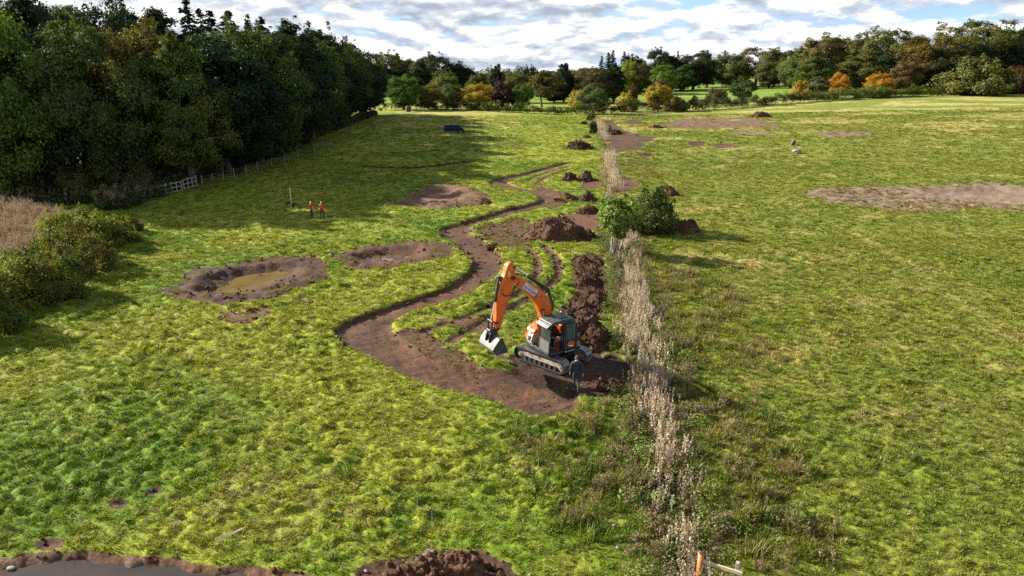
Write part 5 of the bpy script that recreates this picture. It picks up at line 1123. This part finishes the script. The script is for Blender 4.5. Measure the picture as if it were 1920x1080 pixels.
    v = MB(); v.prism([(-.44, 1.22), (-.40, 1.17), (-.10, 1.24), (-.12, 1.30)], yd + .052, yd + .060); v.build('door_badge_stripe', M_WHITE, door)
    v = MB(); v.box(.08, .12, yd + .04, yd + .09, 1.15, 1.45); v.build('door_handle', M_REDLAMP, door)
    x = .02
    for w in (.055, .05, .0, .05, .05, .045, .05, .05, .02, .05):      # small white model lettering under the door
        if w: v = MB(); v.box(x - w * .8, x, y1 + .062, y1 + .072, .885, .945); v.build('cab_letter', M_WHITE, cab)
        x -= .062
    se = MB(); se.prism(rounded([(-.25, 1.35), (.28, 1.38), (.30, 1.50), (-.20, 1.50), (-.32, 2.15), (-.44, 2.12)], .05), .38, .86); se.box(-.1, .2, .5, .75, .97, 1.36); se.build('seat', M_DARKGREY, cab, .02)
    v = MB(); v.prism(rounded([(-.36, 1.72), (-.20, 1.72), (-.28, 2.30), (-.44, 2.26)], .05), .44, .80); v.build('seat_cover', M_ORANGE, cab, .02)
    v = MB(); v.box(.2, .55, .88, 1.02, 1.15, 1.52); v.box(.2, .55, .22, .36, 1.15, 1.52); v.tube([(.5, .95, 1.5), (.56, .95, 1.75)], .02, 6); v.tube([(.5, .29, 1.5), (.56, .29, 1.75)], .02, 6); v.tube([(.80, .5, 1.0), (.72, .5, 1.6)], .018, 6); v.tube([(.80, .74, 1.0), (.72, .74, 1.6)], .018, 6); v.build('control_levers', M_BLACK, cab)
    v = MB(); v.box(.18, .97, y0 + .05, y1 - .03, .972, .99); v.build('cab_floor_mat', M_GREY, cab)
    v = MB(); v.tube([(.40, .98, 1.0), (.40, .98, 1.7)], .045, 8); v.build('fire_extinguisher', M_REDLAMP, cab)
    v = MB(); v.tube([(-.35, .2, 2.66), (-.35, .2, 2.80)], .012, 5); v.tube([(-.35, .2, 2.78), (-.35, .2, 2.90)], .05, 10); v.build('beacon', M_ORANGE, roof)
    mi = MB(); mi.tube([(-.30, -.05, 2.5), (-.42, -.02, 2.82), (-.52, -.02, 2.92)], .016, 5); mi.prism(rounded([(-.66, 2.80), (-.46, 2.84), (-.46, 3.0), (-.64, 3.0)], .04), -.10, .06); mi.build('rear_mirror', M_BLACK, root, .01)
    mi = MB(); mi.tube([(.93, y1 + .03, 2.3), (1.10, y1 + .2, 2.25), (1.10, y1 + .2, 1.95)], .014, 5); mi.box(1.07, 1.11, y1 + .12, y1 + .28, 1.72, 2.0); mi.build('side_mirror', M_BLACK, root, .01)
    # boom (in the house plane, a little right of centre)
    yb = -.14; bw = .19
    bl = [(.10, 1.25), (.42, 1.18), (.66, 2.0), (.80, 2.72), (1.05, 3.30), (1.42, 3.78), (2.42, 4.78), (2.56, 4.94), (2.50, 5.10), (2.32, 5.12), (1.30, 4.46), (.62, 3.92), (.30, 3.50), (.16, 2.95), (.10, 2.2)]
    b = MB(); b.prism(rounded(bl, .14, 3), yb - bw, yb + bw); boom = b.build('boom', M_ORANGE, root, .025)
    v = MB(); cyl_y(v, 2.45, 4.97, .10, yb - .26, yb + .26, 18); v.build('boom_pin', M_BLACK, boom)
    v = MB(); cyl_y(v, .52, 3.32, .065, yb - .23, yb + .23, 14); v.build('boom_pin', M_GREY, boom); v = MB(); cyl_y(v, .72, 3.0, .07, yb - .30, yb + .30, 14); v.build('boom_pin', M_BLACK, boom)
    # lettering plate on the boom flank: purple letters on white
    d = Vector((1.0, 0, .80)).normalized(); nrm = Vector((-.80, 0, 1.0)).normalized(); o0 = Vector((1.12, 0, 3.94))
    def on_boom(a, c, y): p = o0 + d * a + nrm * c; return (p.x, y, p.z)
    def plate(name, a0, a1, c0, c1, y, m, side=1):
        v = MB(); q = [on_boom(a0, c0, y), on_boom(a1, c0, y), on_boom(a1, c1, y), on_boom(a0, c1, y)]; e = side * .006
        v.add(q + [(p[0], p[1] + e, p[2]) for p in q], [(0, 1, 2, 3), (7, 6, 5, 4), (0, 4, 5, 1), (1, 5, 6, 2), (2, 6, 7, 3), (3, 7, 4, 0)]); return v.build(name, m, boom)
    for side in (1, -1):
        ys = yb + side * (bw + .002)
        plate('name_plate', 0, .92, -.17, .17, ys, M_WHITE, side)
        for k in range(7):
            a = .03 + k * .126; yl = ys + side * .008
            plate('letter', a, a + .028, -.13, .03, yl, M_PURPLE, side); plate('letter', a + .066, a + .096, -.13, .03, yl, M_PURPLE, side); plate('letter', a + .028, a + .066, (.0, -.06, -.13)[k % 3], (.03, -.025, -.10)[k % 3], yl, M_PURPLE, side)
        for k in range(5): plate('letter', .20 + k * .11, .26 + k * .11, .07, .14, ys + side * .008, M_PURPLE, side)
    # boom lift cylinders either side
    for s in (1, -1):
        v = MB(); y = yb + s * .27; v.tube([(.62, y, 1.05), (.70, y, 2.25)], .075, 12); v.build('lift_cylinder', M_ORANGE, root)
        v = MB(); v.tube([(.70, y, 2.2), (.72, y, 3.0)], .04, 10); v.build('lift_rod', M_CHROME, root)
    # arm cylinder on top of the boom
    v = MB(); v.tube([(.42, yb, 4.02), (1.55, yb, 4.92)], .085, 14); v.box(.34, .50, yb - .05, yb + .05, 3.80, 4.06); v.build('arm_cylinder', M_BLACK, root, .01)
    v = MB(); v.tube([(1.5, yb, 4.88), (2.38, yb, 5.52)], .042, 10); v.build('arm_rod', M_CHROME, root)
    hs = MB()
    for j in range(4):
        y = yb - .12 + j * .08; hs.tube([(.12, y, 2.2), (.02, y, 3.2), (.30, y, 3.95 + .03 * j), (.9, y, 4.42), (1.35, y, 4.74), (1.9, y, 5.0), (2.3, y, 5.14), (2.5, y, 5.2)], .022, 6)
    hs.tube([(2.3, yb + .16, 5.1), (2.12, yb + .20, 4.7), (2.42, yb + .21, 4.45), (2.5, yb + .21, 4.2)], .022, 6); hs.tube([(.30, yb + .1, 3.95), (.0, yb + .18, 3.5), (.06, yb + .18, 2.9)], .022, 6)
    hs.build('hydraulic_hoses', M_RUBBER, root, smooth=True)
    # arm
    al = [(2.40, 5.70), (2.58, 5.80), (2.76, 5.66), (2.92, 5.20), (3.20, 4.62), (3.30, 4.20), (3.48, 2.55), (3.42, 2.36), (3.26, 2.36), (3.14, 2.65), (2.60, 4.05), (2.36, 4.72), (2.30, 5.10)]
    a = MB(); a.prism(rounded(al, .08, 3), yb - .16, yb + .16); arm = a.build('arm', M_ORANGE, root, .025)
    v = MB(); v.tube([(2.38, yb - .2, 5.52), (2.38, yb + .2, 5.52)], .07, 12); v.build('arm_pin', M_BLACK, arm)
    v = MB(); v.box(2.62, 2.74, yb + .158, yb + .166, 5.06, 5.34); v.build('warning_decal', M_YELLOW, arm)
    v = MB(); v.tube([(2.42, yb + .17, 4.35), (2.62, yb + .22, 4.10), (2.95, yb + .20, 4.12), (3.08, yb + .18, 4.3)], .022, 6); v.build('arm_hose', M_RUBBER, arm)
    v = MB(); v.tube([(3.16, yb, 5.02), (3.42, yb, 3.85)], .065, 12); v.box(3.02, 3.24, yb - .06, yb + .06, 4.86, 5.12); v.build('bucket_cylinder', M_BLACK, root, .01)
    v = MB(); v.tube([(3.40, yb, 3.9), (3.66, yb, 2.92)], .036, 10); v.build('bucket_rod', M_CHROME, root)
    lk = MB()
    for s in (1, -1):
        y = yb + s * .19; lk.tube([(3.66, y, 2.92), (3.36, y, 2.80)], .045, 8); lk.tube([(3.66, y, 2.92), (3.70, y, 2.35)], .05, 8)
    cyl_y(lk, 3.66, 2.92, .055, yb - .24, yb + .24, 12); cyl_y(lk, 3.36, 2.80, .05, yb - .22, yb + .22, 12); cyl_y(lk, 3.34, 2.46, .06, yb - .24, yb + .24, 12)
    lk.build('bucket_linkage', M_BLACK, root, .008)
    hi = MB(); hi.prism(rounded([(3.26, 2.52), (3.44, 2.54), (3.80, 2.48), (3.78, 2.20), (3.36, 2.14)], .05), yb - .15, yb + .15); hi.build('quick_hitch', M_BLACK, root, .015)
    # wide ditching bucket: back plate curved to the heel, side cheeks, lip towards the machine
    yk0, yk1 = yb - .72, yb + .72
    prof = [(3.40, 2.20), (3.58, 2.16), (3.86, 1.80), (3.95, 1.62), (3.90, 1.47), (3.66, 1.36), (3.06, 1.36)]
    sh = MB(); th = .03; m_ = len(prof); V = []
    for (x, z) in prof: V += [(x, yk0, z), (x, yk1, z)]
    off = [(3.40, 2.165), (3.56, 2.125), (3.82, 1.785), (3.905, 1.62), (3.87, 1.505), (3.65, 1.395), (3.06, 1.385)]
    for (x, z) in off: V += [(x, yk0, z), (x, yk1, z)]
    Fc = []
    for i in range(m_ - 1): q = 2 * i; Fc.append((q, q + 1, q + 3, q + 2)); q2 = q + 2 * m_; Fc.append((q2, q2 + 2, q2 + 3, q2 + 1))
    e = 2 * (m_ - 1); Fc += [(e, e + 1, e + 1 + 2 * m_, e + 2 * m_), (0, 2 * m_, 2 * m_ + 1, 1)]
    for i in range(m_ - 1):
        q = 2 * i; Fc.append((q, q + 2, q + 2 + 2 * m_, q + 2 * m_)); Fc.append((q + 1, q + 1 + 2 * m_, q + 3 + 2 * m_, q + 3))
    sh.add(V, Fc); bucket = sh.build('bucket', M_STEEL, root)
    for y in (yk0, yk1):
        v = MB(); v.prism(prof[:], y - .012, y + .012); v.build('bucket_cheek', M_DARKGREY, bucket)
    v = MB(); v.box(3.00, 3.18, yk0 - .01, yk1 + .01, 1.345, 1.385); v.build('cutting_edge', M_CHROME, bucket, .004)
    v = MB(); v.box(3.84, 3.98, yk0, yk1, 1.60, 1.63); v.build('heel_strip', M_DARKGREY, bucket)
    for s in (1, -1):
        v = MB(); y = yb + s * .17; v.prism(rounded([(3.34, 2.40), (3.62, 2.46), (3.80, 2.30), (3.90, 1.86), (3.80, 1.82), (3.56, 2.10)], .04), y - .02, y + .02); v.build('bucket_ear', M_BLACK, bucket, .006)
excavator()

# ------------------------------------------------------------------ people
def skin_body(name, joints, edges, mats, paint, parent):
    """one continuous body grown from a jointed skeleton, coloured by region"""
    me = bpy.data.meshes.new(name); keys = list(joints); me.from_pydata([joints[k][0] for k in keys], [(keys.index(a), keys.index(b)) for a, b in edges], [])
    o = bpy.data.objects.new(name, me); link(o); o.modifiers.new('s', 'SKIN').use_smooth_shade = True; o.modifiers.new('ss', 'SUBSURF').levels = 2
    o.modifiers['ss'].render_levels = 2
    for i, k in enumerate(keys):
        sv = me.skin_vertices[0].data[i]; rr = joints[k][1]; sv.radius = rr if isinstance(rr, tuple) else (rr, rr); sv.use_root = (k == 'pelvis')
    dg = bpy.context.evaluated_depsgraph_get(); dg.update(); ev = o.evaluated_get(dg); m2 = bpy.data.meshes.new_from_object(ev)
    bpy.data.objects.remove(o); m2.name = name
    bm = bmesh.new(); bm.from_mesh(m2)
    bmesh.ops.recalc_face_normals(bm, faces=bm.faces)
    m2.materials.clear()
    for q in mats: m2.materials.append(q)
    for f in bm.faces: f.smooth = True; f.material_index = paint(f.calc_center_median())
    bm.to_mesh(m2); bm.free()
    return link(bpy.data.objects.new(name, m2), parent)
def person(x, y, rz, h, label, pose, jacket, trousers, boots, hair, facing='back', hairlen=0.):
    """local axes: +Y is forward (the way the person faces)"""
    o = empty('person', (x, y, gz(x, y) + .01), rz, label, 'person'); k = h / 1.78; o.scale = (k, k, k)
    J = {'pelvis': ((0, 0, .96), (.155, .105)), 'waist': ((0, .0, 1.12), (.150, .10)), 'chest': ((0, .01, 1.33), (.185, .12)), 'neckb': ((0, .0, 1.46), (.10, .08)), 'neck': ((0, .015, 1.53), .055), 'head': ((0, .03, 1.63), (.075, .09)), 'crown': ((0, .02, 1.73), (.06, .075))}
    E_ = [('pelvis', 'waist'), ('waist', 'chest'), ('chest', 'neckb'), ('neckb', 'neck'), ('neck', 'head'), ('head', 'crown')]
    for s, n in ((-1, 'l'), (1, 'r')):
        lg = pose[n + 'leg']; ar = pose[n + 'arm']
        J['hip' + n] = ((s * .095, 0, .90), .098); J['knee' + n] = (lg[0], .062); J['ankle' + n] = (lg[1], .047); J['toe' + n] = (lg[2], (.045, .035))
        J['sh' + n] = ((s * .185, 0, 1.42), .075); J['el' + n] = (ar[0], .052); J['wr' + n] = (ar[1], .040); J['palm' + n] = (ar[2], (.040, .022))
        E_ += [('pelvis', 'hip' + n), ('hip' + n, 'knee' + n), ('knee' + n, 'ankle' + n), ('ankle' + n, 'toe' + n), ('neckb', 'sh' + n), ('sh' + n, 'el' + n), ('el' + n, 'wr' + n), ('wr' + n, 'palm' + n)]
        w = Vector(ar[1]); p = Vector(ar[2]); d = (p - w).normalized(); side = d.orthogonal().normalized()
        for q in range(4):
            off = side * (-.027 + q * .018); J['f%s%d' % (n, q)] = (tuple(p + off + d * (.035 + .006 * (q in (1, 2)))), .010); J['g%s%d' % (n, q)] = (tuple(p + off + d * (.065 + .008 * (q in (1, 2))) + Vector((0, .012, -.008))), .008)
            E_ += [('palm' + n, 'f%s%d' % (n, q)), ('f%s%d' % (n, q), 'g%s%d' % (n, q))]
        J['th' + n] = (tuple(w + d * .03 + side * .045 + Vector((0, .015, 0))), .010); J['tt' + n] = (tuple(w + d * .06 + side * .055 + Vector((0, .03, 0))), .008); E_ += [('wr' + n, 'th' + n), ('th' + n, 'tt' + n)]
    wl, wr_ = Vector(pose['larm'][1]), Vector(pose['rarm'][1])
    def paint(c):
        if c.z > 1.52: return 3
        hand = min((c - wl).length, (c - wr_).length, (c - Vector(pose['larm'][2])).length, (c - Vector(pose['rarm'][2])).length)
        if hand < .055 or (hand < .10 and min((c - Vector(pose['larm'][2])).length, (c - Vector(pose['rarm'][2])).length) < .10): return 3
        if c.z > .90 or abs(c.x) > .30: return 0
        if c.z < .13: return 2
        return 1
    skin_body('body', J, E_, [jacket, trousers, boots, M_SKIN], paint, o)
    hm = MB(); rs = np.random.default_rng(3)
    n, m = 14, 8; V = []; F = []
    for i in range(m + 1):
        t = i / m; ph = t * R(112)
        for j in range(n):
            a = 2 * math.pi * j / n; fr_ = math.sin(a); lim = 1.0 if fr_ < .45 else .62; p2 = ph * lim
            V.append((math.sin(p2) * math.cos(a) * .092, .022 + math.sin(p2) * fr_ * .108 - .008, 1.655 + math.cos(p2) * .118 - (hairlen * t if fr_ < .3 else 0)))
    for i in range(m):
        for j in range(n): F.append((i * n + j, i * n + (j + 1) % n, (i + 1) * n + (j + 1) % n, (i + 1) * n + j))
    hm.add(V, F); hm.build('hair', hair, o, smooth=True)
    fc = MB(); fc.prism([(-.012, 1.60), (.012, 1.60), (.006, 1.65), (-.006, 1.65)], .105, .135); fc.build('nose', M_SKIN, o, .004)
    for s in (-1, 1):
        e = MB(); e.tube([(s * .032, .100, 1.655), (s * .032, .116, 1.655)], .011, 8); e.build('eye', M_BLACK, o); e = MB(); e.tube([(s * .083, .01, 1.60), (s * .092, .0, 1.66)], .014, 6); e.build('ear', M_SKIN, o)
    e = MB(); e.box(-.024, .024, .104, .114, 1.573, 1.581); e.build('mouth', M_REDLAMP, o)
    return o
walk = {'lleg': [(-.10, .10, .50), (-.10, .02, .09), (-.10, .17, .035)], 'rleg': [(.10, .04, .49), (.10, -.20, .14), (.10, -.09, .05)], 'larm': [(-.265, -.04, 1.14), (-.285, .07, .90), (-.285, .10, .82)], 'rarm': [(.265, -.06, 1.14), (.285, -.02, .90), (.285, .0, .82)]}
ob = person(*P(1080, 733), R(-8), 1.90, 'person in navy jacket and dark trousers walking towards the excavator', walk, M_NAVY, M_JEANS, M_BOOT, M_HAIR_DARK)
stand = {'lleg': [(-.10, .03, .49), (-.11, 0, .09), (-.12, .14, .035)], 'rleg': [(.10, .03, .49), (.11, 0, .09), (.12, .14, .035)], 'larm': [(-.27, .02, 1.16), (-.12, .20, 1.13), (-.03, .22, 1.15)], 'rarm': [(.27, .02, 1.16), (.12, .20, 1.16), (.03, .22, 1.18)]}
person(*P(585, 409), R(-110), 1.75, 'person in red jacket with folded arms, left of the two on the grass', stand, M_REDJKT, M_JEANS, M_BAG, M_HAIR_PALE)
stand2 = {'lleg': [(-.16, .02, .49), (-.22, -.02, .09), (-.24, .12, .035)], 'rleg': [(.15, .03, .49), (.20, 0, .09), (.22, .14, .035)], 'larm': [(-.30, .0, 1.18), (-.22, .22, 1.26), (-.18, .28, 1.32)], 'rarm': [(.30, -.03, 1.17), (.20, .17, 1.06), (.14, .22, 1.06)]}
person(*P(605, 410.5), R(170), 1.75, 'person in red jacket standing legs apart with raised hand, right of the two', stand2, M_REDJKT, M_JEANS, M_BAG, M_HAIR_PALE)

# ------------------------------------------------------------------ van
def van():
    x, y = P(852, 248.5); o = empty('van', (x, y, gz(x, y) + .0), R(4), 'dark blue panel van parked on the grass near the far hedge', 'van'); o.scale = (.93,) * 3
    side = rounded([(-2.42, .42), (-2.46, 1.2), (-2.36, 1.86), (-2.22, 1.96), (.95, 1.97), (1.20, 1.88), (1.78, 1.22), (2.38, .98), (2.48, .80), (2.46, .40)], .10, 3)
    n = len(side); V = []; F = []
    rows = [(-.94, 0), (-.95, 1), (.95, 1), (.94, 0)]
    def ins(p, k): return (p[0], p[1])
    ys = [-.86, -.94, .94, .86]
    for i, yv in enumerate(ys):
        for px_, pz in side:
            f = (1 - .06 * max(0, (pz - 1.0))) if i in (1, 2) else (1 - .06 * max(0, (pz - 1.0)))
            sc_ = .985 if i in (0, 3) else 1.0; V.append((px_ * sc_, yv * f, .9 + (pz - .9) * sc_))
    for i in range(3):
        for k in range(n): F.append((i * n + k, i * n + (k + 1) % n, (i + 1) * n + (k + 1) % n, (i + 1) * n + k))
    F += [tuple(range(n - 1, -1, -1)), tuple(range(3 * n, 4 * n))]
    b = MB(); b.add(V, F); body = b.build('body', M_VAN, o, .02)
    v = MB(); v.add([(1.22, -.74, 1.87), (1.22, .74, 1.87), (1.80, .82, 1.235), (1.80, -.82, 1.235), (1.20, -.74, 1.84), (1.20, .74, 1.84), (1.77, .82, 1.21), (1.77, -.82, 1.21)], [(0, 1, 2, 3), (7, 6, 5, 4), (0, 4, 5, 1), (1, 5, 6, 2), (2, 6, 7, 3), (3, 7, 4, 0)]); v.build('windscreen', M_VANGLASS, o)
    for s in (-1, 1):
        ya = s * .925
        v = MB(); v.prism([(.45, 1.30), (1.55, 1.26), (1.12, 1.78), (.45, 1.80)], min(ya, ya + s * .012), max(ya, ya + s * .012)); v.build('side_window', M_VANGLASS, o)
        v = MB(); v.box(1.35, 1.48, s * .95 - .06, s * .95 + .10 * s + .06, 1.22, 1.44); v.build('mirror', M_BLACK, o, .02)
        v = MB(); v.prism([(2.10, .98), (2.36, .92), (2.40, .80), (2.14, .82)], s * .80 - .1, s * .80 + .1); v.build('headlight', M_WHITE, o, .02)
        v = MB(); v.box(-2.47, -2.40, s * .82 - .08, s * .82 + .08, .95, 1.40); v.build('tail_light', M_REDLAMP, o, .01)
        v = MB(); v.box(-.9, .30, s * .945 - .01, s * .945 + .01, .62, .66); v.box(-2.3, .4, s * .945 - .008, s * .945 + .008, 1.10, 1.12); v.build('side_moulding', M_BLACK, o)
        for xx in (-1.55, 1.48):
            w = MB(); cyl_y(w, xx, .33, .33, s * .80 - .11, s * .80 + .11, 22); wh = w.build('wheel', M_RUBBER, o, .03); w = MB(); cyl_y(w, xx, .33, .19, s * .80 + s * .09 - .03, s * .80 + s * .09 + .03, 14); w.build('rim', M_CHROME, wh)
    v = MB(); v.box(2.40, 2.52, -.85, .85, .36, .62); v.build('front_bumper', M_BLACK, o, .03); v = MB(); v.box(-2.52, -2.42, -.85, .85, .36, .58); v.build('rear_bumper', M_BLACK, o, .03)
van()

# ------------------------------------------------------------------ fences, gate, posts and small things
def rail_fence(name, a, b, n, rails, h, label, cat, m=M_FENCEGREY, stub=False, rt=.035):
    (x0, y0), (x1, y1) = a, b; L = math.hypot(x1 - x0, y1 - y0); rz = math.atan2(y1 - y0, x1 - x0)
    o = empty(name, (x0, y0, gz_soft(x0, y0)), rz, label, cat)
    for k in range(n):
        xx = L * k / max(1, n - 1); v = MB(); v.box(xx - .055, xx + .055, -.05, .05, -.2, h * random.uniform(.97, 1.1)); v.build('post', m, o, .008)
    for j in range(rails):
        z = h * (.16 + .78 * (j / max(1, rails - 1)) if rails > 1 else .8); v = MB(); v.box(-.1, L + .1, .052, .052 + rt, z - .05, z + .05); r_ = v.build('rail', m, o, .006); r_.rotation_euler.y = random.uniform(-.006, .006)
    return o
gA, gB = P(214, 392), P(270, 378)
rail_fence('field_gate', gA, gB, 6, 4, 1.45, 'pale grey railed gate at the end of the left hedge', 'gate', rt=.05)
rail_fence('rail_fence', P(274, 376), P(312, 368), 4, 3, 1.25, 'low wooden rail fence between the gate and the taller posts', 'fence', M_WOOD)
rail_fence('rail_fence', P(314, 367), P(342, 361), 4, 3, 1.3, 'leaning wooden rail fence in the middle under the trees', 'fence', M_WOOD)
rail_fence('rail_fence', P(346, 359), P(370, 352), 4, 3, 1.35, 'wooden rail fence panel at the wood corner, furthest from the gate', 'fence', M_WOOD)
ps = [P(px, py) for px, py in ((380, 350), (400, 346), (420, 341), (440, 336), (462, 330), (484, 323), (510, 315), (535, 306), (560, 297), (590, 286), (620, 274))]
wf = empty('wire_fence', (*ps[0], gz_soft(*ps[0])), 0, 'post and wire fence along the foot of the left wood', 'fence')
for p in ps:
    v = MB(); dx, dy = p[0] - ps[0][0], p[1] - ps[0][1]; v.tube([(dx, dy, -.2), (dx, dy, 1.35)], .05, 7); v.build('post', M_WOOD, wf)
for j in range(4):
    v = MB(); v.tube([(p[0] - ps[0][0], p[1] - ps[0][1], .3 + .28 * j) for p in ps], .008, 4); v.build('wire', M_GREY, wf)
def thing_mesh(mb, name, m, x, y, label, cat, rz=0., bevel=0., z=0., group=None, smooth=False):
    o = mb.build(name, m, None, bevel, smooth); o.location = (x, y, gz(x, y) + z); o.rotation_euler = (0, 0, rz); return tag(o, label, cat, group)
x, y = P(547, 390); thing_mesh(MB().tube([(0, 0, -.3), (.03, 0, 1.2), (0, 0, 2.15)], [.06, .055, .05], 8), 'marker_post', M_NEWWOOD, x, y, 'tall wooden post standing in the shaded grass left of the red jackets', 'post', smooth=True)
def blob(sx, sy, sz, seed, n=12, m=8, pw=1.):
    V = []; F = []
    for i in range(m + 1):
        for j in range(n):
            a = 2 * math.pi * j / n; ph = math.pi * i / m; q = 1 + .22 * float(noise2(math.cos(a) * 1.3 + seed, math.sin(a) * 1.3 + ph * 1.1, seed)); V.append((sx * q * math.sin(ph) ** pw * math.cos(a), sy * q * math.sin(ph) ** pw * math.sin(a), sz * (.5 - .5 * math.cos(ph)) * q if False else sz * (.5 - .5 * math.cos(ph))))
    for i in range(m):
        for j in range(n): F.append((i * n + j, i * n + (j + 1) % n, (i + 1) * n + (j + 1) % n, (i + 1) * n + j))
    return MB().add(V, F)
x, y = P(552, 389.5); thing_mesh(blob(.34, .26, .62, 2, pw=.6), 'rucksack', M_BAG, x, y, 'black rucksack leaning against the tall wooden post', 'bag', z=-.05, smooth=True)
x, y = P(541, 384); thing_mesh(blob(.36, .26, .42, 5, pw=.6), 'equipment_bag', M_BAG, x, y, 'low black bag lying left of the tall wooden post', 'bag', z=-.05, smooth=True)
x, y = P(517.5, 377); thing_mesh(MB().box(-.42, .42, -.07, .07, 0, .06), 'wooden_board', M_NEWWOOD, x, y, 'pale board lying on the shaded grass left of the post', 'board', .1, .006, z=.08)
x, y = P(1320, 291.5); thing_mesh(MB().box(-1.0, 1.0, -.09, .09, 0, .07), 'wooden_plank', M_NEWWOOD, x, y, 'long pale plank lying in the right field beyond the heaps', 'plank', .05, .006, z=.08)
x, y = P(1494, 288); thing_mesh(blob(.75, .6, .95, 8, 14, 9, .8), 'boulder', M_STONE, x, y, 'pale grey boulder in the middle of the right field', 'boulder', z=-.15)
x, y = P(1486, 272.5); thing_mesh(MB().prism([(-.55, -.1), (.45, -.1), (.40, .95), (.1, 1.05), (-.05, .9)], -.35, .35), 'tree_stump', M_BARK, x, y, 'dark pointed stump behind the pale boulder', 'stump', 0, .06)
x, y = P(766, 210); thing_mesh(blob(.95, .7, 2.1, 12, 12, 8, .55), 'tree_stump', M_BARK, x, y, 'dark stump at the foot of the bright green tree', 'stump', z=-.2)
# orange pipe and short rail fence at the bottom edge
x, y = P(1315, 1039, 1.0); o = MB(); o.tube([(0, 0, -.4), (0, 0, 1.02)], .088, 18); pip = thing_mesh(o, 'pipe_post', M_ORPIPE, x, y, 'orange clay pipe sleeve standing upright at the bottom edge', 'pipe', smooth=True); pip.location.z = 0
v = MB(); v.tube([(0, 0, 1.021), (0, 0, 1.026)], .068, 16); v.build('pipe_mouth', M_BLACK, pip); v = MB(); v.tube([(0, 0, .52), (0, 0, .58)], .096, 18); v.build('pipe_collar', M_ORPIPE, pip)
(fx, fy), f2 = P(1309, 1049, .78), P(1388, 1075, .72)
fe = empty('corner_fence', (fx, fy, 0), math.atan2(f2[1] - fy, f2[0] - fx), 'short wooden rail with a square post beside the orange pipe', 'fence')
L = math.hypot(f2[0] - fx, f2[1] - fy)
v = MB(); v.box(.22, .33, .03, .13, -.4, .86); v.build('post', M_WOOD, fe, .01); v = MB(); v.box(L - .16, L - .05, .03, .14, -.4, 1.02); v.build('post', M_WOOD, fe, .01); v = MB(); v.box(-.02, L + .04, -.03, .025, .70, .82); r_ = v.build('rail', M_NEWWOOD, fe, .008); r_.rotation_euler.y = .03
# orange tipped marker sticks lying in the grass
x, y = P(436, 1006); st = empty('marker_sticks', (x, y, gz(x, y) + .14), R(38), 'bundle of orange tipped wooden stakes lying in the grass near the pool', 'stakes')
for k in range(3):
    v = MB(); v.tube([(-.55, .12 * k - .12, .0), (.34, .02 * k - .02, .05)], .010, 6); s_ = v.build('stake', M_NEWWOOD, st); v = MB(); v.tube([(.34, .02 * k - .02, .05), (.50, .01 * k - .01, .06)], .017, 6); v.build('painted_tip', M_ORPIPE, s_)
for k, (px, py, lab) in enumerate([(589, 1062, 'thin cane with a blue top beside the pool bank'), (622, 1050, 'thin cane standing just right of the one by the pool bank'), (783, 965, 'thin blue topped cane in the grass above the foreground heap'), (810, 988, 'thin cane above the foreground heap, right of the blue topped one'), (997, 885, 'thin cane in the brown weeds, left of a close pair'), (1009, 883, 'thin cane in the brown weeds, right of a close pair'), (1163, 815, 'thin cane beside the ditch, upper of two'), (1164, 848, 'thin cane beside the ditch, lower of two')]):
    x, y = P(px, py); c = empty('marker_cane', (x, y, gz(x, y)), 0, lab, 'cane', 'marker canes'); v = MB(); v.tube([(0, 0, -.1), (.02, 0, .62)], .008, 5); v.build('cane', M_WOOD, c); v = MB(); v.tube([(.02, 0, .62), (.022, 0, .72)], .014, 5); v.build('cane_top', M_PURPLE, c)
x, y = P(1308, 769); thing_mesh(blob(.24, .14, .14, 21), 'white_stone', M_FLINT, x, y, 'long white stone in the weeds right of the ditch', 'stone', .1, z=.10)
for k, (px, py, s_, lab) in enumerate([(18, 1057, .14, 'white stone on the pool edge at the left corner'), (307, 554, .18, 'white stone at the left tip of the muddy pond rim'), (1158, 1028, .09, 'white fragment in the pale grass left of the ditch'), (686, 1068, .08, 'white stone chip left of the foreground heap'), (1382, 975, .09, 'pale stone chip right of the ditch'), (1151, 990, .08, 'white chip in the weeds left of the ditch'), (620, 478, .2, 'white stone at the left end of the second pond')]):
    x, y = P(px, py); thing_mesh(blob(s_, s_ * .7, s_ * .8, 30 + k), 'white_stone', M_FLINT, x, y, lab, 'stone', k * .7, z=.03, group='white stones')
# sods of turf thrown on the foreground heap
def sod(px, py, s_, lab, seed, z):
    x, y = P(px, py); o = empty('turf_sod', (x, y, gz(x, y) + z), seed, lab, 'turf sod', 'turf sods')
    b = blob(s_, s_ * .8, s_ * .75, seed, 14, 8, .6).mesh('earth', M_HEAP); link(bpy.data.objects.new('earth', b), o)
    rs = np.random.default_rng(seed); v, f, a = blades(170, s_ * .85, .07, .18, .010, .16, rs); v[:, 2] += s_ * .62
    g = link(bpy.data.objects.new('turf', np_mesh('turf', v, f, M_LEAF, False, {'v': ('FLOAT', 'POINT', a), 'w': ('FLOAT', 'POINT', np.zeros(len(a)))})), o); g.color = (.12, .12, .03, 1); g['kind'] = 'stuff'
sod(808, 1040, .30, 'upturned turf sod behind the foreground heap', 3, .0)
sod(772, 1068, .24, 'yellowish turf sod on the left slope of the foreground heap', 5, .22)
sod(1135, 668, .26, 'brown grassy sod at the right foot of the heap by the excavator', 7, .0)
